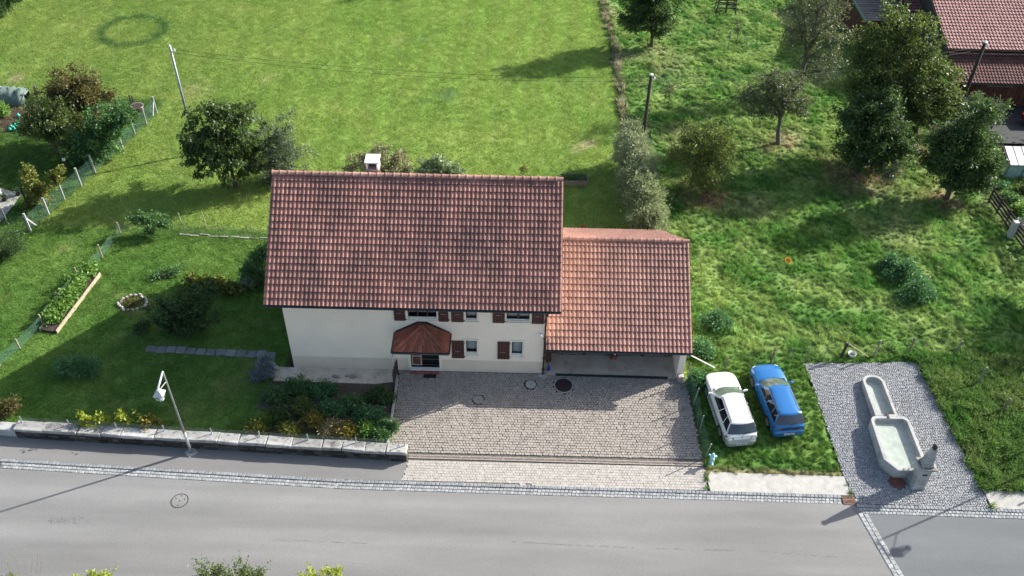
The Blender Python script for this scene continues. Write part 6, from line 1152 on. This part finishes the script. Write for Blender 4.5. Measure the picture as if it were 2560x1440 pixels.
for i, (u, v, m, r, lab) in enumerate(((250, 1050, 'leaf_lime', 16, 'yellow green shrub on the wall left of the lamp'), (300, 1052, 'leaf_lime', 17, 'middle yellow shrub above the street wall'), (370, 1055, 'leaf_gold', 18, 'golden shrub above the street wall beside the lamp'), (212, 1054, 'leaf_lime', 6, 'tiny yellow shoot at the left of the wall shrubs'))): tree('wall_shrub', lab, (u, v+14), [(u, v, r), (u-r, v+4, r*.6), (u+r, v+4, r*.6), (u, v-r*.7, r*.6)], 36, 18, .15, m, asp=.5, clr=.11, seed=75+i, cat='shrub', group='yellow shrubs above the street wall', trunk=.012, limbs=6)
tree('corner_bush', 'brownish weeds at the left end of the street wall', (15, 1040), [(15, 1020, 20), (30, 1012, 14), (-10, 1030, 20)], 70, 26, .14, 'leaf_brown', asp=.4, upr=.5, clr=.14, seed=80, cat='bush')
# orchard weeds
for i, (u, v, r, lab) in enumerate(((2260, 680, 38, 'upper clump of bluish nettles in the sunny orchard grass'), (2300, 730, 40, 'lower clump of bluish nettles in the sunny orchard grass'), (1790, 800, 30, 'pale green nettles right of the garage roof'), (1752, 870, 24, 'nettles at the corner of the garage'), (1745, 950, 20, 'dark nettles behind the white car'), (2225, 655, 20, 'small outlying nettle clump at the left of the orchard nettles'))): tree('nettle_clump', lab, (u, v+16), [(u, v, r*.8), (u-r*.8, v+6, r*.6), (u+r*.7, v+8, r*.6), (u+r*.2, v-r*.5, r*.55, .3)], 90, 30, .13, 'leaf_nettle', asp=.5, upr=.3, clr=.14, seed=85+i, cat='nettles', flat=.4, stem=False, group='nettle clumps in the orchard')
# staked saplings
for (u, v, r, lab, sd) in ((1842, 112, 9, 'small staked sapling between four stakes in the upper orchard', 91), (1672, 268, 16, 'spindly young tree with a stake left of the old apple tree', 92)):
    tree('sapling', lab, (u, v), [(u+3, v-40, r), (u+1, v-55, r*.8)], 34, 12, .12, 'leaf_sparse', clr=.14, trunk=.025, seed=sd, limbs=6)
for (u, v, vt, lab) in ((1820, 120, 78, 'left front stake of the staked sapling'), (1864, 124, 95, 'right front stake of the staked sapling'), (1822, 98, 76, 'left rear stake of the staked sapling'), (1861, 104, 82, 'right rear stake of the staked sapling'), (1660, 266, 232, 'thin stake beside the spindly young tree'), (1708, 262, 235, 'short stake right of the spindly young tree')):
    base = P(u, v); b = MB(); b.tube([base-np.array([0, 0, .2]), base+np.array([0, 0, atY(u, vt, base[1])[2]])], .03, 6); tag(build('wooden_stake', b, 'grey_wood'), lab, 'stake')
# trees outside the picture whose shade falls into it
plant('apple_tree', 'apple tree beyond the right edge shading the lower orchard', 'tree', (34.2, 38.8, 0), [((34.2, 38.8, 3.6), (2.6, 2.6, 1.7)), ((33.0, 37.6, 3.0), (1.6, 1.6, 1.2)), ((35.4, 40, 4.2), (1.8, 1.8, 1.4))], 320, 36, .2, 'leaf_apple', clr=.3, trunk=.18, seed=95, limbs=9)
plant('apple_tree', 'apple tree beyond the top edge shading the meadow', 'tree', (-5.5, 82.5, 0), [((-5.5, 82.5, 3.6), (2.6, 2.2, 1.6))], 200, 34, .22, 'leaf_apple', clr=.32, trunk=.18, seed=96, limbs=8)
plant('maple_tree', 'maple tree beyond the upper right edge shading the barn yard', 'tree', (47., 62., 0), [((47, 58., 4.5), (3, 3, 2.2)), ((45, 57, 3.5), (2, 2, 1.5))], 260, 34, .24, 'leaf_deep', clr=.35, trunk=.2, seed=97, limbs=8)
# shrubs on the near side of the road, their tops reaching into the picture
def near(name, label, u, v, lst, *a, **k): base = G(u, v, -.3); return plant(name, label, k.pop('cat', 'shrub'), base, pxlobes(base, lst, .9), *a, **k)
near('roadside_shrub', 'olive green shrub at the bottom edge left of centre', 585, 1560, [(530, 1448, 38), (590, 1436, 40), (640, 1450, 36), (480, 1462, 26), (585, 1480, 50)], 150, 34, .11, 'leaf_apple', clr=.15, trunk=.03, seed=101, limbs=8, shoots=30)
near('roadside_shrub', 'lime yellow shrub at the bottom edge', 805, 1540, [(780, 1450, 30), (825, 1440, 30), (855, 1455, 24), (745, 1465, 20), (805, 1480, 40)], 130, 34, .10, 'leaf_lime', asp=.55, clr=.12, trunk=.025, seed=102, limbs=8, shoots=14)
near('roadside_shrub', 'yellow shrub in the bottom left corner', 225, 1545, [(240, 1455, 26), (200, 1462, 26), (265, 1450, 16), (150, 1468, 22)], 90, 32, .10, 'leaf_lime', clr=.12, trunk=.025, seed=103, limbs=7, shoots=10)
near('roadside_shrub', 'pale bush at the very bottom left corner', 20, 1560, [(10, 1462, 30), (50, 1470, 26), (-40, 1470, 40)], 90, 30, .10, 'leaf_yellow', clr=.13, trunk=.025, seed=104, limbs=7)
base = G(75, 1540, -.3); t = empty('dry_stalks', base, 'dry seed stalks standing at the bottom left corner', 'stalks'); 
for i, (u, v) in enumerate(((38, 1392), (95, 1385), (82, 1392), (60, 1400), (105, 1402), (15, 1402))):
    q = atY(u, v, base[1]); b = MB(); b.tube([base+np.array([(q-base)[0]*.3, 0, 0]), base*.4+q*.6+np.array([random.gauss(0, .05), 0, 0]), q], [.008, .007, .004], 4); b.tube([q-np.array([0, 0, .12]), q-np.array([0, 0, .04]), q+np.array([0, 0, .05])], [.006, .018, .004], 5); build('stalk', b, 'straw', t)

plant('dry_herbs', 'brown dry plants inside the ring of stones', 'plants', P(332, 757), [(P(332, 757)+np.array([0, 0, .08]), (.5, .4, .1))], 30, 18, .12, 'leaf_brown', asp=.3, clr=.1, seed=130, stem=False)
# ---------------------------------------------------------------- barn and sheds at the upper right
BX, BYW = 32.4, 61.2
barn = empty('barn', (42, BYW, 0), 'large red brown timber barn with tiled roof at the upper right', 'barn')
b = MB(); b.box((46.5, 62.35, 1.2), (28, 1.7, 2.4)); build('wall', b, 'barn_wood', barn)
for i in range(40):
    b = MB(); x_ = BX+.35+i*.36; b.box((x_, BYW+.27, 1.25), (.33, .05, 2.5)); build('wall_board', b, 'barn_wood', barn)
for x_ in (36.2, 40.2): 
    b = MB(); b.box((x_, BYW+.22, 1.9), (1.9, .05, .55)); wn_ = build('window', b, 'grey_wood', barn); b = MB(); b.box((x_, BYW+.19, 1.9), (1.75, .03, .42)); build('pane', b, 'window_glass', wn_)
b = MB(); b.box((41.5, BYW+.2, 1.1), (5.4, .06, 2.2)); build('barn_door', b, 'room_dark', barn)
b = MB(); slab_roof(b, BX, 61, 60.6, 2.36, 63.25, 3.34, .1); lr = build('lean_to_roof', b, 'eaves_wood', barn)
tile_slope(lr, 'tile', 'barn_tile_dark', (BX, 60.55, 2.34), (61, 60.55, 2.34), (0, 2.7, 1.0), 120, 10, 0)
ridge_tiles(lr, (BX, 63.2, 3.40), (52, 63.2, 3.40), 44, .10, 'barn_tile')
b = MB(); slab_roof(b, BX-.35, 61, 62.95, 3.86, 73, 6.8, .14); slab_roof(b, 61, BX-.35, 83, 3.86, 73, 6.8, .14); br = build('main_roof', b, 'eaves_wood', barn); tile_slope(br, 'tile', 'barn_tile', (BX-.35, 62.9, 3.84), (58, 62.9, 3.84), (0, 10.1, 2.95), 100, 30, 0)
b = MB(); b.add([(BX, 63.4, 0), (BX, 78.6, 0), (BX, 78.6, 4.9), (BX, 73, 6.5), (BX, 63.4, 3.75)], [(0, 4, 3, 2, 1)]); b.quad((BX, 63.4, 0), (61, 63.4, 0), (61, 63.4, 3.75), (BX, 63.4, 3.75)); build('upper_wall', b, 'dark_wood', barn)
gutter('gutter', barn, (BX, 60.5, 2.32), (61, 60.5, 2.32), .06)
shed = empty('corrugated_shed', (30.1, 74.6, 0), 'shed with brown striped corrugated roof behind the tall orchard trees', 'shed')
b = MB(); b.box((30.1, 74.6, 1.35), (3.8, 9.6, 2.7)); build('wall', b, 'barn_wood', shed)
V = []; n = 64; b = MB()
for r, (y_, z_) in enumerate(((69.4, 2.85), (80.0, 3.1))):
    for i in range(n+1): V.append((28.0+4.1*i/n + (.0 if r == 0 else .0), y_, z_+.035*(i % 2)))
b.add(V, [(i, i+1, n+2+i, n+1+i) for i in range(n)]); 
# ribs run across the slope as thin laths, as the stripes in the picture do
rf = build('roof', b, 'corrugated', shed)
for i in range(26): b = MB(); t_ = i/26; b.box((30.05, 69.45+10.5*t_, 2.91+.25*t_), (4.1, .17, .04)); build('roof_lath', b, 'grey_wood', rf)
b = MB(); b.bar((27.96, 69.4, 2.8), (27.96, 80., 3.05), .06, .22); build('verge_board', b, 'green_wire', rf)
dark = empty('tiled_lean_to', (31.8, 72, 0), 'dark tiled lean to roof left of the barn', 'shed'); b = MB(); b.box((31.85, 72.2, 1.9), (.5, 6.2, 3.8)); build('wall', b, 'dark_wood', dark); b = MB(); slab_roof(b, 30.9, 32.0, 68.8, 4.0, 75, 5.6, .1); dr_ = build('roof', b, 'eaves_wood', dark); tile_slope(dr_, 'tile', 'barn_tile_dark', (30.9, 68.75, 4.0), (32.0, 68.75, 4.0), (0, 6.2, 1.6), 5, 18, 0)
# yard in front of the barn
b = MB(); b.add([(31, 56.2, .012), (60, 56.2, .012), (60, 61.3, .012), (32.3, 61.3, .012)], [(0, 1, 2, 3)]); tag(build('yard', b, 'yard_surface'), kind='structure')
q = P(2425, 270); b = MB(); t = empty('garden_table', (q[0], q[1], 0), 'pale board table by the barn corner', 'table'); b = MB(); b.box((q[0], q[1], .72), (1.5, .9, .04)); build('table_top', b, 'pale_metal', t)
for dx in (-.65, .65):
    for dy in (-.35, .35): b = MB(); b.box((q[0]+dx, q[1]+dy, .35), (.06, .06, .70)); build('leg', b, 'grey_wood', t)
q = P(2575, 310); t = empty('red_barrow', (q[0], q[1], .01), 'dark red cart standing in the barn yard', 'cart'); b = MB(); b.box((q[0], q[1], .5), (1.2, .8, .45), taper=1.15); build('tub', b, 'red_paint', t)
for dx in (-.45, .45): b = MB(); b.lathe((q[0]+dx, q[1]-.45, .22), [(.08, -.04), (.22, -.04), (.22, .04), (.08, .04)], 14, ax=np.array([[1, 0, 0], [0, 0, 1], [0, 1, 0]])); build('wheel', b, 'black_rubber', t)
# cold frame with metal roof at the right edge
q0 = P(2515, 445); cf = empty('cold_frame', q0, 'green greenhouse box with pale panelled roof at the right edge', 'greenhouse'); X0, Y0 = q0[0]-.2, q0[1]; W3, D3 = 3.4, 1.3
b = MB(); b.box((X0+W3/2, Y0+D3/2, .55), (W3, D3, 1.1)); build('wall', b, 'green_metal', cf)
b = MB(); b.add([(X0-.1, Y0-.15, 1.15), (X0+W3+.1, Y0-.15, 1.15), (X0+W3+.1, Y0+D3+.1, 1.65), (X0-.1, Y0+D3+.1, 1.65), (X0-.1, Y0-.15, 1.10), (X0+W3+.1, Y0-.15, 1.10), (X0+W3+.1, Y0+D3+.1, 1.1), (X0-.1, Y0+D3+.1, 1.1)], [(0, 1, 2, 3), (4, 0, 3, 7), (5, 4, 7, 6), (1, 5, 6, 2), (0, 4, 5, 1), (2, 6, 7, 3)]); rf = build('roof', b, 'dark_wood', cf)
for i in range(6): b = MB(); x_ = X0+.02+i*W3/6; b.add([(x_, Y0-.16, 1.17), (x_+W3/6-.06, Y0-.16, 1.17), (x_+W3/6-.06, Y0+D3+.08, 1.665), (x_, Y0+D3+.08, 1.665)], [(0, 1, 2, 3)]); build('roof_panel', b, 'pale_metal', rf)
for i in range(4): b = MB(); b.box((X0+.05+i*1.1, Y0-.02, .55), (.06, .06, 1.1)); build('corner_post', b, 'green_wire', cf)
# plants round the cold frame
for i, (u, v, r, m, lab) in enumerate(((2520, 500, 16, 'leaf_green', 'leafy garden plants below the greenhouse box'), (2545, 530, 16, 'leaf_bright', 'bright garden plants at the right edge behind the slat fence'), (2495, 470, 14, 'leaf_nettle', 'low plants between fruit tree and greenhouse box'), (2560, 480, 14, 'leaf_apple', 'plants cut by the right edge near the greenhouse box'), (2545, 570, 9, 'leaf_lavender', 'grey lavender tuft behind the slat fence'))): tree('garden_plant', lab, (u, v), [(u, v-8, r), (u+r, v-6, r*.7), (u-r*.8, v-5, r*.6)], 50, 26, .15, m, clr=.13, seed=110+i, cat='plants', flat=.6, stem=False)
# feeding rack in the upper orchard
q = P(1812, 30); rk = empty('feeding_rack', q, 'dark wooden rack standing at the top of the orchard', 'rack')
for dx in (-.75, .75):
    for dy in (-.35, .35): b = MB(); b.bar(q+np.array([dx*1.15, dy*1.2, 0]), q+np.array([dx, dy, 1.3]), .08, .08); build('leg', b, 'dark_wood', rk)
for z, dy in ((.55, -.4), (.9, -.37), (1.25, -.35), (1.25, .35), (.7, .38)): b = MB(); b.bar(q+np.array([-.85, dy, z]), q+np.array([.85, dy, z]), .06, .1); build('rail', b, 'dark_wood', rk)
b = MB(); b.bar(q+np.array([0, -.38, .1]), q+np.array([0, -.35, 1.3]), .12, .08); build('post', b, 'dark_wood', rk)
# ---------------------------------------------------------------- left neighbour's garden
b = MB(); q = [P(0, 470), P(55, 486), P(0, 556), P(-60, 556), P(-60, 470)]; b.add([(p[0], p[1], .012) for p in q], [(0, 4, 3, 2, 1)]); 
b.add([(p[0], p[1], .012) for p in []], []); tag(build('terrace', b, 'concrete'), kind='structure')
q = P(5, 494); pr = empty('white_post', q, 'white painted post at the left edge of the terrace', 'post'); b = MB(); b.box(q+np.array([0, 0, .5]), (.14, .14, 1.0)); build('shaft', b, 'white_paint', pr, bevel=.01); b = MB(); b.lathe(q+np.array([0, 0, 1.0]), [(.1, 0), (.1, .04), (.03, .1)], 8); build('cap', b, 'white_paint', pr)
for u, v, lab in ((12, 502, 'grey plant pot beside the white post'), (46, 488, 'dark plant pot at the corner of the terrace')):
    p = P(u, v); t = empty('plant_pot', p, lab, 'pot'); b = MB(); b.lathe(p, [(.13, .013), (.20, .34), (.22, .36), (.17, .36), (.15, .25)], 14); build('tub', b, 'plastic_black', t, True); rng = np.random.default_rng(3); V, Fq = leaf_geo(p+rng.normal(0, .09, (60, 3))+np.array([0, 0, .42]), unit(rng.normal(size=(60, 3))), .12, .5, .1, rng); put('foliage', np_mesh('foliage', V-p, Fq, 'leaf_deep'), t, p)
a, c = P(-20, 246), P(72, 252); t = empty('fleece_tunnel', (a+c)/2, 'low crop tunnel covered in pale fleece at the left edge', 'crop tunnel'); b = MB(); n = 9; m = 12; V = []
for i in range(m+1):
    p = a+(c-a)*i/m; k = 1-.25*(i == m)
    for j in range(n): th_ = math.pi*j/(n-1); V.append(p+np.array([.08*math.sin(i*3.3+j*1.9), .8*math.cos(th_)*k*(1+.1*math.sin(i*1.9+2*j)), .95*math.sin(th_)*k*(1+.16*math.sin(i*2.1+j)+.1*math.sin(i*5.3+j*2.7))]))
b.add(V, [(i*n+j, i*n+j+1, (i+1)*n+j+1, (i+1)*n+j) for i in range(m) for j in range(n-1)]); build('fleece_cover', b, 'fleece', t, True)
for i in range(0, m+1, 3): p = a+(c-a)*i/m; b = MB(); b.tube([p+np.array([0, .7*math.cos(x_), .8*math.sin(x_)]) for x_ in np.linspace(0, math.pi, 11)], .018, 5); build('hoop', b, 'galvanised', t)
p = P(40, 318); t = empty('teal_bottles', p, 'cluster of bright green plastic bell cloches on the vegetable plot', 'cloches')
for i, (u, v) in enumerate(((26, 326), (30, 319), (34, 322), (38, 326), (40, 316), (44, 309), (48, 305), (52, 320), (56, 312), (58, 304), (62, 307), (47, 291))):
    p = P(u, v); b = MB(); b.lathe(p, [(.12, 0), (.11, .12), (.07, .2), (.03, .22), (.03, .27)], 9); build('cloche', b, 'teal_plastic', t, True)
tree('vegetable_plant', 'tall green maize like plants on the vegetable plot at the left edge', (8, 285), [(5, 275, 14), (-5, 268, 16)], 40, 26, .26, 'leaf_bright', asp=.2, upr=.5, clr=.15, seed=120, cat='plants', stem=False)
for u, v, vt, lab in ((332, 270, 237, 'left of the two dark posts at the far garden corner'), (338, 271, 239, 'right of the two dark posts at the far garden corner'), (172, 430, 386, 'post with white feeder beside the deep green bush'), (72, 520, 470, 'brown post in the yellowish bush'), (96, 250, 217, 'grey post left of the brownish tree')):
    p = P(u, v); b = MB(); b.tube([p-np.array([0, 0, .2]), p+np.array([0, 0, atY(u, vt, p[1])[2]])], .05, 6); tag(build('garden_post', b, 'dark_wood'), lab, 'post')
p = P(346, 280); t = empty('water_tub', p, 'round white tub behind the last concrete post', 'tub'); b = MB(); b.lathe(p, [(.38, 0), (.45, .5), (.48, .52), (.44, .52), (.38, .2)], 18); build('tub_body', b, 'fieldstone', t, True); b = MB(); b.lathe(p, [(.43, .505), (.43, .515)], 18); build('tub_soil', b, 'soil', t)
b = MB(); p = P(172, 430); b.box(p+np.array([0, -.05, 1.05]), (.2, .16, .16), taper=.8); tag(build('bird_feeder', b, 'white_plastic'), 'small white feeder box on the post by the green bush', 'feeder')
